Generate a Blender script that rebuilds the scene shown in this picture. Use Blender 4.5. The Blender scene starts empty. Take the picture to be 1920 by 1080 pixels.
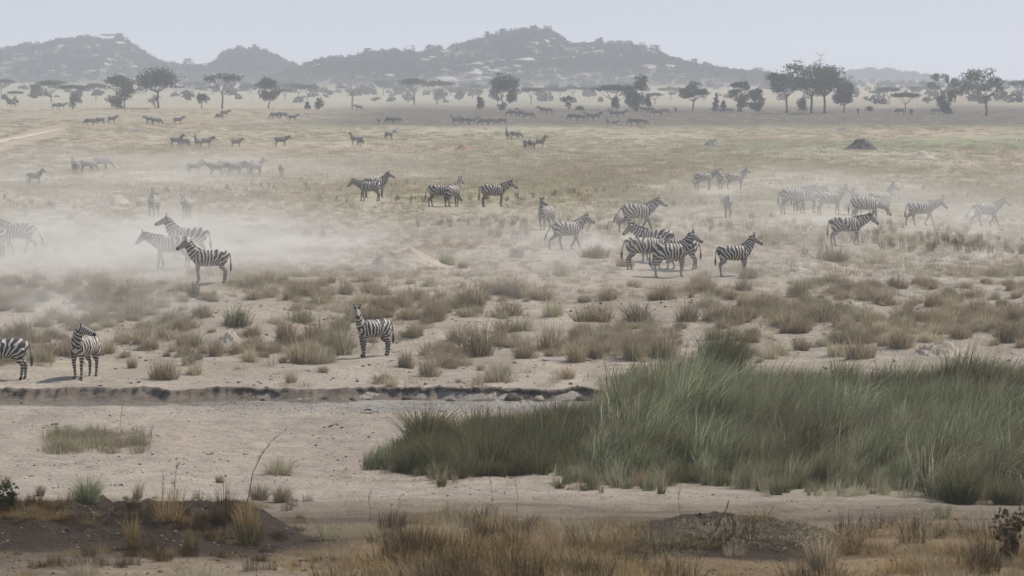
import bpy, bmesh, math, random
import numpy as np
from mathutils import Vector, Matrix
R = math.radians
random.seed(7); rng = np.random.default_rng(7)
sc = bpy.context.scene
COL = sc.collection

# ------------------------------------------------------------ camera, sky, sun
F = 7000.0; HC = 9.5; ROW0 = 150.0          # focal length in photo pixels, eye height over the river bed
PITCH = math.atan((540 - ROW0) / F)
cam = bpy.data.cameras.new('camera'); co = bpy.data.objects.new('camera', cam); COL.objects.link(co)
cam.sensor_width = 36; cam.lens = 36 * F / 1920; cam.clip_start = .5; cam.clip_end = 20000
co.location = (0, 0, HC); co.rotation_euler = (math.pi / 2 - PITCH, 0, 0)
cam.dof.use_dof = True; cam.dof.focus_distance = 140; cam.dof.aperture_fstop = 5.0
sc.camera = co
SUN_EL, SUN_AZ = R(52), R(62)
w = bpy.data.worlds.new('World'); sc.world = w; w.use_nodes = True
nt = w.node_tree; bg = nt.nodes['Background']
sky = nt.nodes.new('ShaderNodeTexSky'); sky.sky_type = 'NISHITA'; sky.sun_disc = False
sky.sun_elevation = SUN_EL; sky.sun_rotation = SUN_AZ; sky.air_density = 1.0; sky.dust_density = .9; sky.ozone_density = 1.0
tcw = nt.nodes.new('ShaderNodeTexCoord'); sep = nt.nodes.new('ShaderNodeSeparateXYZ'); nt.links.new(tcw.outputs['Generated'], sep.inputs[0])
mr = nt.nodes.new('ShaderNodeMapRange'); mr.inputs['From Min'].default_value = .0; mr.inputs['From Max'].default_value = .8; mr.inputs['To Min'].default_value = .9; mr.inputs['To Max'].default_value = .25
nt.links.new(sep.outputs[2], mr.inputs['Value'])          # dusty air whitens the sky towards the horizon, all round
mxw = nt.nodes.new('ShaderNodeMix'); mxw.data_type = 'RGBA'; nt.links.new(mr.outputs[0], mxw.inputs[0]); nt.links.new(sky.outputs[0], mxw.inputs[6]); mxw.inputs[7].default_value = (4.75, 5.3, 6.5, 1)
nt.links.new(mxw.outputs[2], bg.inputs[0]); bg.inputs[1].default_value = 0.115
sl = bpy.data.lights.new('sun', 'SUN'); sl.energy = 4.3; sl.angle = R(0.6); sl.color = (1, .945, .86)
so = bpy.data.objects.new('sun', sl); COL.objects.link(so)
sdir = Vector((math.cos(SUN_EL) * math.sin(SUN_AZ), math.cos(SUN_EL) * math.cos(SUN_AZ), math.sin(SUN_EL)))
so.rotation_euler = sdir.to_track_quat('Z', 'Y').to_euler(); so.location = (60, 60, 300)
vs = sc.view_settings
vs.view_transform = 'Standard'; vs.look = 'None'; vs.gamma = 1; vs.use_curve_mapping = False; vs.exposure = 0.02
cy = sc.cycles
cy.use_denoising = True; cy.max_bounces = 6; cy.diffuse_bounces = 3; cy.glossy_bounces = 1; cy.transmission_bounces = 3
cy.volume_bounces = 2; cy.transparent_max_bounces = 8; cy.volume_step_rate = 1.0; cy.volume_max_steps = 96

# ------------------------------------------------------------ helpers
def smooth(a, b, x):
    t = np.clip((x - a) / (b - a), 0, 1); return t * t * (3 - 2 * t)
def vnoise(x, y, seed=0):
    x = np.asarray(x, float); y = np.asarray(y, float)
    xi = np.floor(x).astype(np.int64); yi = np.floor(y).astype(np.int64)
    fx = x - xi; fy = y - yi; fx = fx * fx * (3 - 2 * fx); fy = fy * fy * (3 - 2 * fy)
    def h(a, b):
        n = (a * 374761393 + b * 668265263 + seed * 974634777) & 0xffffffff
        n = ((n ^ (n >> 13)) * 1274126177) & 0xffffffff
        return ((n ^ (n >> 16)) & 0xffff) / 65535.0
    return (h(xi, yi) * (1 - fx) + h(xi + 1, yi) * fx) * (1 - fy) + (h(xi, yi + 1) * (1 - fx) + h(xi + 1, yi + 1) * fx) * fy
def fbm(x, y, seed=0, o=4):
    s = 0; a = .5; t = 0
    for k in range(o):
        s = s + a * vnoise(np.asarray(x) * 2 ** k, np.asarray(y) * 2 ** k, seed + k * 17); t += a; a *= .5
    return s / t * 2 - 1

def mesh_obj(name, V, Fc, mat=None, parent=None, smooth_=True, link=True):
    me = bpy.data.meshes.new(name)
    V = np.asarray(V, np.float32); Fc = np.asarray(Fc, np.int32)
    me.vertices.add(len(V)); me.vertices.foreach_set('co', V.ravel())
    k = Fc.shape[1]
    me.loops.add(Fc.size); me.loops.foreach_set('vertex_index', Fc.ravel())
    me.polygons.add(len(Fc)); me.polygons.foreach_set('loop_start', np.arange(0, Fc.size, k, dtype=np.int32))
    me.polygons.foreach_set('loop_total', np.full(len(Fc), k, np.int32))
    me.polygons.foreach_set('use_smooth', np.full(len(Fc), smooth_, bool))
    me.update(calc_edges=True)
    if mat: me.materials.append(mat)
    o = bpy.data.objects.new(name, me)
    if link: COL.objects.link(o)
    if parent: o.parent = parent
    return o
def fattr(me, name, vals, dim=1):
    a = me.attributes.new(name, {1: 'FLOAT', 3: 'FLOAT_VECTOR', 4: 'FLOAT_COLOR'}[dim], 'POINT')
    a.data.foreach_set({1: 'value', 3: 'vector', 4: 'color'}[dim], np.asarray(vals, np.float32).ravel())
def tag(o, label=None, cat=None, group=None, kind=None):
    if label: o['label'] = label
    if cat: o['category'] = cat
    if group: o['group'] = group
    if kind: o['kind'] = kind
    return o
def empty(name, loc=(0, 0, 0), rz=0):
    o = bpy.data.objects.new(name, None); COL.objects.link(o); o.location = loc; o.rotation_euler = (0, 0, rz); o.empty_display_size = .3
    return o
def copy_tree(o, parent=None):
    c = o.copy(); COL.objects.link(c)
    if parent: c.parent = parent
    for ch in list(o.children): copy_tree(ch, c)
    return c

def order_labels(items):
    """where several share a label, tell them apart by their order in the picture"""
    by = {}
    for o, l, px in items: by.setdefault(l, []).append((px, o))
    for l, L in by.items():
        L.sort(key=lambda q: q[0]); n = len(L)
        if n == 1: L[0][1]['label'] = l; continue
        for i, (_, o) in enumerate(L):
            w_ = 'leftmost' if i == 0 else 'rightmost' if i == n - 1 else 'middle' if n == 3 else ['', 'second', 'third', 'fourth', 'fifth', 'sixth', 'seventh', 'eighth', 'ninth', 'tenth'][i] + ' along'
            o['label'] = (w_ + ' ' + l) if 'along' not in w_ else l.replace('pale granite boulder', 'granite boulder') + ', ' + w_.replace(' along', ' from left')
class N:
    """tiny node helper"""
    def __init__(s, name):
        s.m = bpy.data.materials.new(name); s.m.use_nodes = True; s.t = s.m.node_tree; s.t.nodes.clear()
        s.out = s.t.nodes.new('ShaderNodeOutputMaterial')
    def n(s, typ, ins={}, **kw):
        nd = s.t.nodes.new('ShaderNode' + typ)
        for k, v in kw.items(): setattr(nd, k, v)
        for k, v in ins.items():
            if hasattr(v, 'is_linked'): s.t.links.new(v, nd.inputs[k])
            else: nd.inputs[k].default_value = v
        return nd
    def math(s, op, a, b=0.0, clamp=False):
        nd = s.n('Math', {0: a, 1: b}, operation=op); nd.use_clamp = clamp; return nd.outputs[0]
    def mix(s, f, a, b, blend='MIX'):
        nd = s.t.nodes.new('ShaderNodeMix'); nd.data_type = 'RGBA'; nd.blend_type = blend
        for i, v in ((0, f), (6, a), (7, b)):
            if hasattr(v, 'is_linked'): s.t.links.new(v, nd.inputs[i])
            else: nd.inputs[i].default_value = v if i == 0 else (*v, 1)
        return nd.outputs[2]
    def noise(s, vec, scale, detail=4, rough=.6, dist=0):
        ins = {'Scale': scale, 'Detail': detail, 'Roughness': rough, 'Distortion': dist}
        if vec is not None: ins['Vector'] = vec
        return s.n('TexNoise', ins).outputs[0]
    def ramp(s, f, a, b):
        return s.n('MapRange', {'Value': f, 'From Min': a, 'From Max': b}).outputs[0]
    def attr(s, name, out='Fac'): return s.n('Attribute', attribute_name=name).outputs[out]
    def finish(s, sh): s.t.links.new(sh, s.out.inputs[0]); return s.m

# ------------------------------------------------------------ ground shape
PY = np.array([-60, 0, 20, 40, 50, 57, 66, 76, 84, 88, 110.4, 110.75, 116, 122, 132, 145, 160, 175, 222, 305, 430, 520, 640, 750, 860, 950, 1200, 1700, 2100, 3000, 7000.])
PZ = -np.array([2.6, 3, 4.2, 5.8, 6.64, 7.2, 8.0, 8.78, 9.36, 9.5, 9.5, 9.22, 9.16, 9.05, 8.6, 8.05, 7.85, 7.75, 7.95, 8.7, 9.3, 9.5, 9.1, 8.5, 7.6, 6.9, 5.3, 3.6, 2.6, 1.8, .8])
_yy = np.concatenate([np.arange(-60, 110.4, .2), np.arange(110.7, 300, .5), np.arange(300, 7000, 5.)])
_zz = np.interp(_yy, PY, PZ)
def _sm(y0, y1, wn):
    global _zz
    i = (_yy >= y0) & (_yy <= y1); z = _zz[i]; k = np.ones(wn) / wn
    _zz[i] = np.convolve(np.pad(z, wn // 2, mode='edge'), k, 'valid')[:len(z)]
_sm(-60, 110.3, 31); _sm(110.7, 299, 19); _sm(300, 7000, 11)
BANK = 110.55
def bank_y(x):                     # wandering line of the cut bank
    return BANK + 1.5 * fbm(x * .12 + 3, x * 0 + 2.2, 5, 3) + .9 * fbm(x * .9, x * 0 + 7.7, 6, 3)
def G(x, y):
    x = np.asarray(x, float); y = np.asarray(y, float)
    by = bank_y(x); near = np.exp(-((y - BANK) / 6.0) ** 2)
    ys = y - (by - BANK) * near
    z = HC + np.interp(ys, _yy, _zz)
    slope = smooth(111.5, 122, y) * (1 - smooth(170, 260, y))
    z = z + slope * (.26 * fbm(x * .16, y * .13, 11, 3) + .13 * fbm(x * .5, y * .45, 12, 3) + .05 * fbm(x * 1.9, y * 1.7, 18, 2))
    z = z + smooth(200, 330, y) * (.25 * fbm(x * .03, y * .02, 13, 3)) + smooth(160, 200, y) * (1 - smooth(500, 700, y)) * .05 * fbm(x * .6, y * .4, 19, 2)
    z = z + smooth(700, 1500, y) * .9 * fbm(x * .004, y * .004, 14, 3)
    bed = smooth(84, 90, y) * (1 - smooth(109.5, 110.3, y))
    z = z + bed * (.035 * fbm(x * .5, y * .4, 15, 3) + .055 * fbm(x * 2.4, y * 1.8, 21, 4))
    ns = 1 - smooth(80, 88, y)
    z = z + ns * smooth(30, 45, y) * (.12 * fbm(x * .35, y * .3, 16, 4) + .03 * fbm(x * 2.2, y * 2.2, 17, 3))
    # dark earth mound at the near left, and the low scarp at the near right
    cx = -6.3; dx = (x - cx); dy = y - 61.5
    m = (1 - smooth(.45, 1.0, np.sqrt((np.maximum(np.abs(dx + .9) - 1.5, 0) / 2.5) ** 2 + (dy / (4.2 + 2.0 * (dy < 0))) ** 2)))
    z = z + m * (.56 + .20 * fbm(x * .7, y * .7, 31, 4) + .17 * fbm(x * 2.9, y * 2.9, 34, 4))
    dx = x - 3.3; dy = y - 56.5
    m = (1 - smooth(.3, 1.0, np.sqrt((dx / 2.6) ** 2 + (dy / 3.) ** 2)))
    z = z + m * (.46 + .26 * fbm(x * 1.3, y * 1.3, 33, 4))
    # hummock in the sand at left (tufts grow on it), rise under the far right slope
    z = z + .22 * np.exp(-((x + 9.6) / 1.5) ** 2 - ((y - 99) / 2.6) ** 2)
    z = z + .5 * np.exp(-((x + 10.3) / 2.2) ** 2 - ((y - 131) / 4.) ** 2)
    return z
def ray(px, py):
    px = np.asarray(px, float); py = np.asarray(py, float)
    u = 540 - py; c, s = math.cos(PITCH), math.sin(PITCH)
    dx = px - 960; dyv = F * c + u * s; dz = -F * s + u * c
    return dx / dyv, dz / dyv
_marchY = np.concatenate([np.arange(45, 200, .25), np.arange(200, 900, 1.5), np.arange(900, 6500, 8)])
def hit(px, py):
    """where the line of sight through photo pixel (px,py) meets the ground"""
    a, b = ray(px, py)
    g = G(a * _marchY, _marchY); l = HC + b * _marchY
    k = np.argmax(l <= g)
    if k == 0: k = len(_marchY) - 1
    t0, t1 = _marchY[k - 1], _marchY[k]
    for _ in range(12):
        t = (t0 + t1) / 2
        if HC + b * t <= G(a * t, t): t1 = t
        else: t0 = t
    return Vector((float(a * t1), float(t1), float(G(a * t1, t1))))
_TC = np.linspace(-960, 2880, 241); _TAB = []
def hits(px, py):
    """many at once: along every 16th column the visible ground rows are tabulated and inverted"""
    px = np.asarray(px, float); py = np.asarray(py, float)
    if not _TAB:
        Y = _marchY
        for c in _TC:
            a, _ = ray(c, 540.); x = a * Y
            row = rowcol(x, Y, G(x, Y))[1]; row = np.minimum.accumulate(row) - np.arange(len(Y)) * 1e-6
            _TAB.append((row[::-1].copy(), Y[::-1].copy()))
    f = np.clip((px - _TC[0]) / (_TC[1] - _TC[0]), 0, len(_TC) - 1.001); i = f.astype(int); f = f - i; out = np.zeros(len(px))
    for k in np.unique(i):
        m = i == k; out[m] = np.interp(py[m], *_TAB[k]) * (1 - f[m]) + np.interp(py[m], *_TAB[k + 1]) * f[m]
    a, _ = ray(px, py); return a * out, out, G(a * out, out)
def rowcol(x, y, z):
    """photo pixel of a world point (only used to lay out colour zones of the real ground)"""
    c, s = math.cos(PITCH), math.sin(PITCH); zz = z - HC
    dep = y * c - zz * s; up = y * s + zz * c
    return 960 + F * x / dep, 540 - F * up / dep

# ------------------------------------------------------------ ground sheet
SAND = np.array([.395, .335, .27]); STRAW = np.array([.40, .35, .25]); DIRT = np.array([.13, .098, .07])
BELT_DARK = np.array([.10, .086, .068]); GREEN = np.array([.24, .255, .14]); GREY = np.array([.31, .285, .25]); OCHRE = np.array([.30, .205, .10])
def ground_colour(x, y):
    g = lambda cx, cy, wx, wy: np.exp(-((x - cx) / wx) ** 2 - ((y - cy) / wy) ** 2)
    n1 = fbm(x * .08, y * .05, 41, 4); n2 = fbm(x * .5, y * .4, 42, 4); n3 = fbm(x * .012, y * .006, 43, 4); n4 = fbm(x * .03, y * .012, 44, 4)
    c = np.ones(x.shape + (3,)) * SAND
    def to(col, wgt): 
        nonlocal c
        wgt = np.clip(wgt, 0, 1)[..., None]; c = c * (1 - wgt) + np.array(col) * wgt
    to([.335, .275, .20], smooth(-.2, .6, n2) * .5 * smooth(111, 118, y))
    to([.30, .26, .17], smooth(-.1, .5, n1) * .6 * smooth(125, 150, y))
    # yellow plain
    to(STRAW, smooth(165, 235, y + 25 * n1) * .95)
    to([.35, .31, .20], smooth(220, 300, y) * smooth(.0, .5, n4) * .75)
    to([.42, .31, .20], smooth(220, 300, y) * smooth(.05, .6, -n4 + .3 * n1) * .7)
    to([.38, .28, .19], smooth(250, 400, y) * smooth(.1, .5, n3) * .55)
    # green strip at the right
    to(GREEN, smooth(8, 40, x) * smooth(470, 520, y + 20 * n1) * (1 - smooth(575, 640, y + 25 * n1)) * .8)
    to(GREEN, smooth(.1, .5, fbm(x * .02, y * .008, 46, 3)) * smooth(260, 330, y) * (1 - smooth(600, 700, y)) * .25)
    # darker grey brown belt of ground before the trees, fainter at the left
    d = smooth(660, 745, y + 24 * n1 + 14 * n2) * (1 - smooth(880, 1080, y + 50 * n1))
    to(BELT_DARK, d * smooth(-62, -25, x + 8 * n1) * .93)
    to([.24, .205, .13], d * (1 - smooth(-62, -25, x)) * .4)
    far = smooth(960, 1040, y)
    to([.33, .30, .21], far * .9); to([.22, .21, .14], far * smooth(-.1, .4, fbm(x * .006, y * .003, 47, 4)) * .6)
    to([.36, .27, .18], far * smooth(1050, 1200, y) * (1 - smooth(1500, 1700, y)) * smooth(-20, 60, x) * .5)
    # damp grey gravel along the foot of the bank
    by = bank_y(x)
    to(GREY, smooth(105.5, 108.0, y + .5 * n2) * (1 - smooth(by - .1, by + .1, y)) * smooth(-11.5, -6, x) * .9)
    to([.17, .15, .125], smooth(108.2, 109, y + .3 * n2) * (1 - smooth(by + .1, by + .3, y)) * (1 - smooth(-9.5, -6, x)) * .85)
    to([.375, .31, .25], smooth(88, 94, y) * (1 - smooth(104, 107, y)) * (1 - smooth(0, 5, x)) * .8)
    # near bank
    nb = 1 - smooth(72, 86, y + 2.5 * n2 + 2 * n1)
    to([.185, .145, .10], nb * .92); to([.10, .076, .053], nb * smooth(-.15, .35, n2) * .65)
    to(OCHRE, nb * smooth(-6, -1, x) * (1 - smooth(64, 70, y)) * .55)
    m = (1 - smooth(.55, 1.05, np.sqrt((np.maximum(np.abs(x + 6.7) - 1.8, 0) / 3.0) ** 2 + ((y - 59.5) / 5.6) ** 2) + .25 * n2))
    to([.05, .036, .026], m * .98)
    m = (1 - smooth(.5, 1.05, np.sqrt(((x - 3.4) / 2.7) ** 2 + ((y - 55.2) / 3.) ** 2) + .25 * n2))
    to([.055, .04, .028], m * .95)
    to([.30, .235, .165], (1 - smooth(51.5, 54.5, y + 1.2 * n2)) * smooth(-7.0, -5.2, x + .8 * n2) * (1 - smooth(-2.0, 0, x)) * .9)
    # crumbled litter near the reeds
    to([.24, .20, .145], smooth(.0, .5, fbm(x * 1.2, y * .8, 48, 4)) * smooth(84, 87, y) * (1 - smooth(91, 94, y)) * smooth(-4, 2, x) * .7)
    # pale dusty pan at the right
    to([.42, .37, .31], smooth(8, 13, x + n1 * 3) * smooth(136, 142, y + n1 * 4) * (1 - smooth(160, 172, y + n1 * 5)) * .85)
    return np.clip(c, 0, 1)
us = np.concatenate([np.linspace(-.42, -.16, 26)[:-1], np.linspace(-.16, .16, 420), np.linspace(.16, .42, 26)[1:]])
def grid_ground(name, ys, cast=1.0):
    U, Y = np.meshgrid(us, ys); W = np.maximum(Y, 0) + 18.0
    X = U * W
    Z = G(X, Y)
    V = np.stack([X, Y, Z], -1).reshape(-1, 3); n, m = Y.shape
    idx = np.arange(n * m).reshape(n, m)
    Q = np.stack([idx[:-1, :-1], idx[:-1, 1:], idx[1:, 1:], idx[1:, :-1]], -1).reshape(-1, 4)
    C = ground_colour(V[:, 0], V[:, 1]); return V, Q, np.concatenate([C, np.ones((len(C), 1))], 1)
g = N('ground_soil')
pos = g.n('NewGeometry').outputs['Position']
n_f = g.noise(pos, 9.0, 6, .7); n_m = g.noise(pos, .8, 5, .6)
stretch = g.n('Mapping', {'Vector': pos, 'Scale': (.30, .07, .3)}).outputs[0]
n_l = g.noise(stretch, 1.0, 6, .65)
col = g.attr('gcol', 'Color')
f1 = g.math('ADD', g.math('MULTIPLY', n_f, .50), .73); f2 = g.math('ADD', g.math('MULTIPLY', n_m, .8), .6); f3 = g.math('ADD', g.math('MULTIPLY', n_l, .8), .6)
f = g.math('MULTIPLY', g.math('MULTIPLY', f1, f2), f3)
colr = g.n('VectorMath', {0: col, 3: f}, operation='SCALE').outputs[0]
spk = g.noise(pos, 3.2, 3, .8)
colr = g.mix(g.math('MULTIPLY', g.ramp(spk, .60, .70), .5), colr, (.12, .09, .065))
vor = g.n('TexVoronoi', {'Vector': pos, 'Scale': 3.2}, feature='SMOOTH_F1').outputs['Distance']
bump = g.n('Bump', {'Height': g.math('ADD', g.math('ADD', n_f, g.math('MULTIPLY', vor, .8)), g.math('MULTIPLY', g.noise(pos, 2.6, 5, .7), 1.5)), 'Strength': 1., 'Distance': .10}).outputs[0]
GROUND = g.finish(g.n('BsdfPrincipled', {'Base Color': colr, 'Roughness': .95, 'Specular IOR Level': .1, 'Normal': bump}).outputs[0])
ys = np.concatenate([np.arange(-60, 44, 4.), np.arange(44, 107.5, .22), np.arange(107.5, 114, .08), np.arange(114, 180, .4), np.arange(180, 320, 1.5), np.geomspace(320, 7000, 150)])
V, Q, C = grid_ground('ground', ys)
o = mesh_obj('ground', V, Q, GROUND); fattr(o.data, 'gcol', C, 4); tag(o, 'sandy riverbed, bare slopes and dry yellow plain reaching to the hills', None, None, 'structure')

# dirt track at the far left, its own sheet over the plain
def track(name, pts, width, label, col):
    P = [hit(*p) for p in pts]
    V = []; Fq = []
    xs = np.array([p.x for p in P]); yv = np.array([p.y for p in P])
    t = np.linspace(0, len(P) - 1, 60); cx = np.interp(t, range(len(P)), xs); cyv = np.interp(t, range(len(P)), yv)
    k = np.ones(7) / 7; cx = np.convolve(np.pad(cx, 3, 'edge'), k, 'valid'); cyv = np.convolve(np.pad(cyv, 3, 'edge'), k, 'valid')
    wd = np.interp(t, range(len(P)), width)
    for i in range(60):
        wv = wd[i] * (1 + .25 * float(fbm(i * .3, 1.1, 61, 3)))
        for s in np.linspace(-1, 1, 7):
            x = cx[i]; y = cyv[i] + s * wv / 2
            V.append((x, y, float(G(x, y)) + .05 + .02 * (1 - s * s)))
    for i in range(59):
        for j in range(6): a = i * 7 + j; Fq.append((a, a + 1, a + 8, a + 7))
    o = mesh_obj(name, V, Fq, GROUND); fattr(o.data, 'gcol', np.tile([*col, 1], (len(V), 1)), 4)
    return tag(o, label, None, None, 'structure')
track('dirt_track', [(-60, 276), (0, 266), (60, 253), (118, 241)], [60, 60, 38, 12], 'pale dirt track curving across the yellow plain at the far left', (.60, .49, .41))
track('path', [(-60, 338), (40, 337), (110, 336), (170, 334)], [12, 12, 9, 3], 'faint pale footpath behind the small brown zebra', (.44, .37, .30))

# ------------------------------------------------------------ materials of plants
def blade_mat(name, c1, c2, c3=None, trans=.3):
    m = N(name); t = m.attr('tone'); oi = m.n('ObjectInfo').outputs['Random']
    c = m.mix(t, c1, c2)
    if c3: c = m.mix(m.ramp(m.noise(m.n('NewGeometry').outputs['Position'], .45, 3, .6), .42, .62), c, c3)
    c = m.n('HueSaturation', {'Color': c, 'Value': m.math('ADD', m.math('MULTIPLY', oi, .4), .8)}).outputs[0]
    d = m.n('BsdfDiffuse', {'Color': c, 'Roughness': .6}).outputs[0]; tr = m.n('BsdfTranslucent', {'Color': c}).outputs[0]
    return m.finish(m.n('MixShader', {0: trans, 1: d, 2: tr}).outputs[0])
M_DRY = blade_mat('dry_grass_blades', (.25, .195, .13), (.54, .45, .31), (.35, .295, .20), .42)
M_STRAW = blade_mat('straw_grass_blades', (.36, .31, .21), (.60, .53, .38), (.39, .355, .24), .45)
M_GOLD = blade_mat('golden_grass_blades', (.20, .13, .06), (.52, .38, .19), (.30, .22, .11), .4)
M_REED = blade_mat('reed_blades', (.145, .16, .08), (.46, .46, .28), (.20, .185, .105), .4)
M_REEDY = blade_mat('pale_reed_blades', (.38, .39, .24), (.66, .62, .45), (.34, .32, .2), .45)
M_DARKREED = blade_mat('dark_green_blades', (.065, .072, .033), (.24, .235, .12), (.17, .145, .075), .4)
M_BROWN = blade_mat('brown_stalk_blades', (.05, .035, .022), (.17, .115, .065), (.11, .08, .045))
M_LEAF = blade_mat('acacia_leaves', (.045, .060, .028), (.11, .125, .060), None, .25)
M_LEAFO = blade_mat('olive_leaves', (.07, .08, .038), (.16, .16, .08), None, .25)
M_HILLB = blade_mat('hill_scrub_leaves', (.034, .036, .024), (.085, .08, .05), (.075, .06, .042), .2)
def plain_mat(name, a, b, scale=3, rough=.9, bumpd=.03):
    m = N(name); p = m.n('TexCoord').outputs['Object']; n = m.noise(p, scale, 6, .65)
    bp = m.n('Bump', {'Height': m.noise(p, scale * 3, 6, .7), 'Strength': .8, 'Distance': bumpd}).outputs[0]
    return m.finish(m.n('BsdfPrincipled', {'Base Color': m.mix(m.ramp(n, .3, .7), a, b), 'Roughness': rough, 'Specular IOR Level': .2, 'Normal': bp}).outputs[0])
M_BARK = plain_mat('bark', (.07, .058, .045), (.16, .135, .105), 4)
M_BARE = plain_mat('bleached_wood', (.26, .23, .19), (.42, .38, .32), 6)
M_ROCK = plain_mat('granite', (.30, .27, .235), (.50, .46, .40), .5, .9, .2)
M_MOUND = plain_mat('termite_earth', (.33, .28, .215), (.46, .40, .32), 2.2, .95, .08)
M_MOUNDG = plain_mat('grey_termite_earth', (.16, .145, .12), (.30, .27, .22), 2.2, .95, .08)
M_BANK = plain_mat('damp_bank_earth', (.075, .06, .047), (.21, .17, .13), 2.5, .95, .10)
M_CLOD = plain_mat('dark_clod', (.05, .038, .028), (.15, .115, .085), 5)

# ------------------------------------------------------------ grass clumps
def blades(n, h, spread, base, width, lean=(0, 0), seed=0, hv=.35, droop=.25):
    r = np.random.default_rng(seed)
    a = r.uniform(0, 2 * math.pi, n); rb = base * np.sqrt(r.uniform(0, 1, n))
    bx, by = rb * np.cos(a), rb * np.sin(a)
    H = h * r.uniform(1 - hv * 1.4, 1 + hv * .5, n)
    sp = spread * (rb / base * .6 + r.normal(0, .35, n))
    ox = sp * np.cos(a) + lean[0] * H * r.uniform(.6, 1.3, n); oy = sp * np.sin(a) + lean[1] * H
    fa = r.uniform(0, math.pi, n); wx, wy = np.cos(fa) * width / 2, np.sin(fa) * width / 2
    V = np.zeros((n, 5, 3))
    V[:, 0] = np.stack([bx - wx, by - wy, np.full(n, -.03)], -1); V[:, 1] = np.stack([bx + wx, by + wy, np.full(n, -.03)], -1)
    mx, my, mz = bx + ox * .38, by + oy * .38, H * .55
    V[:, 2] = np.stack([mx + wx * .8, my + wy * .8, mz], -1); V[:, 3] = np.stack([mx - wx * .8, my - wy * .8, mz], -1)
    dr = droop * r.uniform(0, 1, n)
    V[:, 4] = np.stack([bx + ox * (1 + dr), by + oy * (1 + dr), H * (1 - dr * .5)], -1)
    i = np.arange(n)[:, None] * 5
    T = np.concatenate([i + [0, 1, 2], i + [0, 2, 3], i + [3, 2, 4]])
    return V.reshape(-1, 3), T, np.repeat(r.uniform(0, 1, n), 5)
def clump(name, mat, *a, link=False, parent=None, **k):
    V, T, tone = blades(*a, **k)
    o = mesh_obj(name, V, T, mat, parent, smooth_=False, link=link); fattr(o.data, 'tone', tone); return o
def lobes(name, mat, k, n, h, R0, width, seed, droop=.45, hv=.6):
    """a shrub-like tussock: several clumps grown into each other"""
    r = np.random.default_rng(seed); VV = []; TT = []; tn = []; off = 0
    for i in range(k):
        s = 1 if i == 0 else r.uniform(.45, .85); a = r.uniform(0, 6.28); d = 0 if i == 0 else R0 * r.uniform(.45, 1.)
        V, T, t = blades(int(n * s / k * 1.4), h * s, .42, .16 * s + .05, width, (r.uniform(-.1, .25), 0), seed * 31 + i, hv, droop)
        V = V + [d * math.cos(a), d * math.sin(a), 0]; VV.append(V); TT.append(T + off); tn.append(t); off += len(V)
    o = mesh_obj(name, np.concatenate(VV), np.concatenate(TT), mat, None, False, False); fattr(o.data, 'tone', np.concatenate(tn)); return o
def scatter(name, srcs, P, S, label, cat, rz=None, seed=1):
    """one 'stuff' object: points carrying instances of the source clumps (geometry nodes)"""
    r = np.random.default_rng(seed); P = np.asarray(P, float); n = len(P)
    me = bpy.data.meshes.new(name); me.vertices.add(n); me.vertices.foreach_set('co', P.astype(np.float32).ravel()); me.update()
    rot = np.zeros((n, 3)); rot[:, 2] = r.uniform(0, 6.283, n) if rz is None else rz + r.normal(0, .8, n); rot[:, 0] = r.normal(0, .05, n); rot[:, 1] = r.normal(0, .07, n)
    fattr(me, 'rotv', rot, 3); S = np.asarray(S, float)
    if S.ndim == 1: S = np.stack([S, S, S * r.uniform(.65, 1.25, n)], -1)
    fattr(me, 'sclv', S, 3)
    ia = me.attributes.new('pick', 'INT', 'POINT'); ia.data.foreach_set('value', r.integers(0, len(srcs), n).astype(np.int32))
    o = bpy.data.objects.new(name, me); COL.objects.link(o)
    t = bpy.data.node_groups.new(name + '_nodes', 'GeometryNodeTree')
    t.interface.new_socket('Geometry', in_out='INPUT', socket_type='NodeSocketGeometry'); t.interface.new_socket('Geometry', in_out='OUTPUT', socket_type='NodeSocketGeometry')
    gi = t.nodes.new('NodeGroupInput'); go = t.nodes.new('NodeGroupOutput')
    def na(nm, ty):
        x = t.nodes.new('GeometryNodeInputNamedAttribute'); x.data_type = ty; x.inputs[0].default_value = nm; return x.outputs[0]
    rv, sv, pk = na('rotv', 'FLOAT_VECTOR'), na('sclv', 'FLOAT_VECTOR'), na('pick', 'INT')
    j = t.nodes.new('GeometryNodeJoinGeometry')
    for k, s in enumerate(srcs):
        oi = t.nodes.new('GeometryNodeObjectInfo'); oi.inputs[0].default_value = s
        ip = t.nodes.new('GeometryNodeInstanceOnPoints')
        cmp_ = t.nodes.new('FunctionNodeCompare'); cmp_.data_type = 'INT'; cmp_.operation = 'EQUAL'
        ci = [q for q in cmp_.inputs if q.type == 'INT']; t.links.new(pk, ci[0]); ci[1].default_value = k
        er = t.nodes.new('FunctionNodeEulerToRotation'); t.links.new(rv, er.inputs[0])
        t.links.new(gi.outputs[0], ip.inputs['Points']); t.links.new(oi.outputs['Geometry'], ip.inputs['Instance'])
        t.links.new(cmp_.outputs[0], ip.inputs['Selection']); t.links.new(er.outputs[0], ip.inputs['Rotation']); t.links.new(sv, ip.inputs['Scale'])
        t.links.new(ip.outputs[0], j.inputs[0])
    t.links.new(j.outputs[0], go.inputs[0])
    md = o.modifiers.new('scatter', 'NODES'); md.node_group = t
    return tag(o, label, cat, None, 'stuff')

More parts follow.
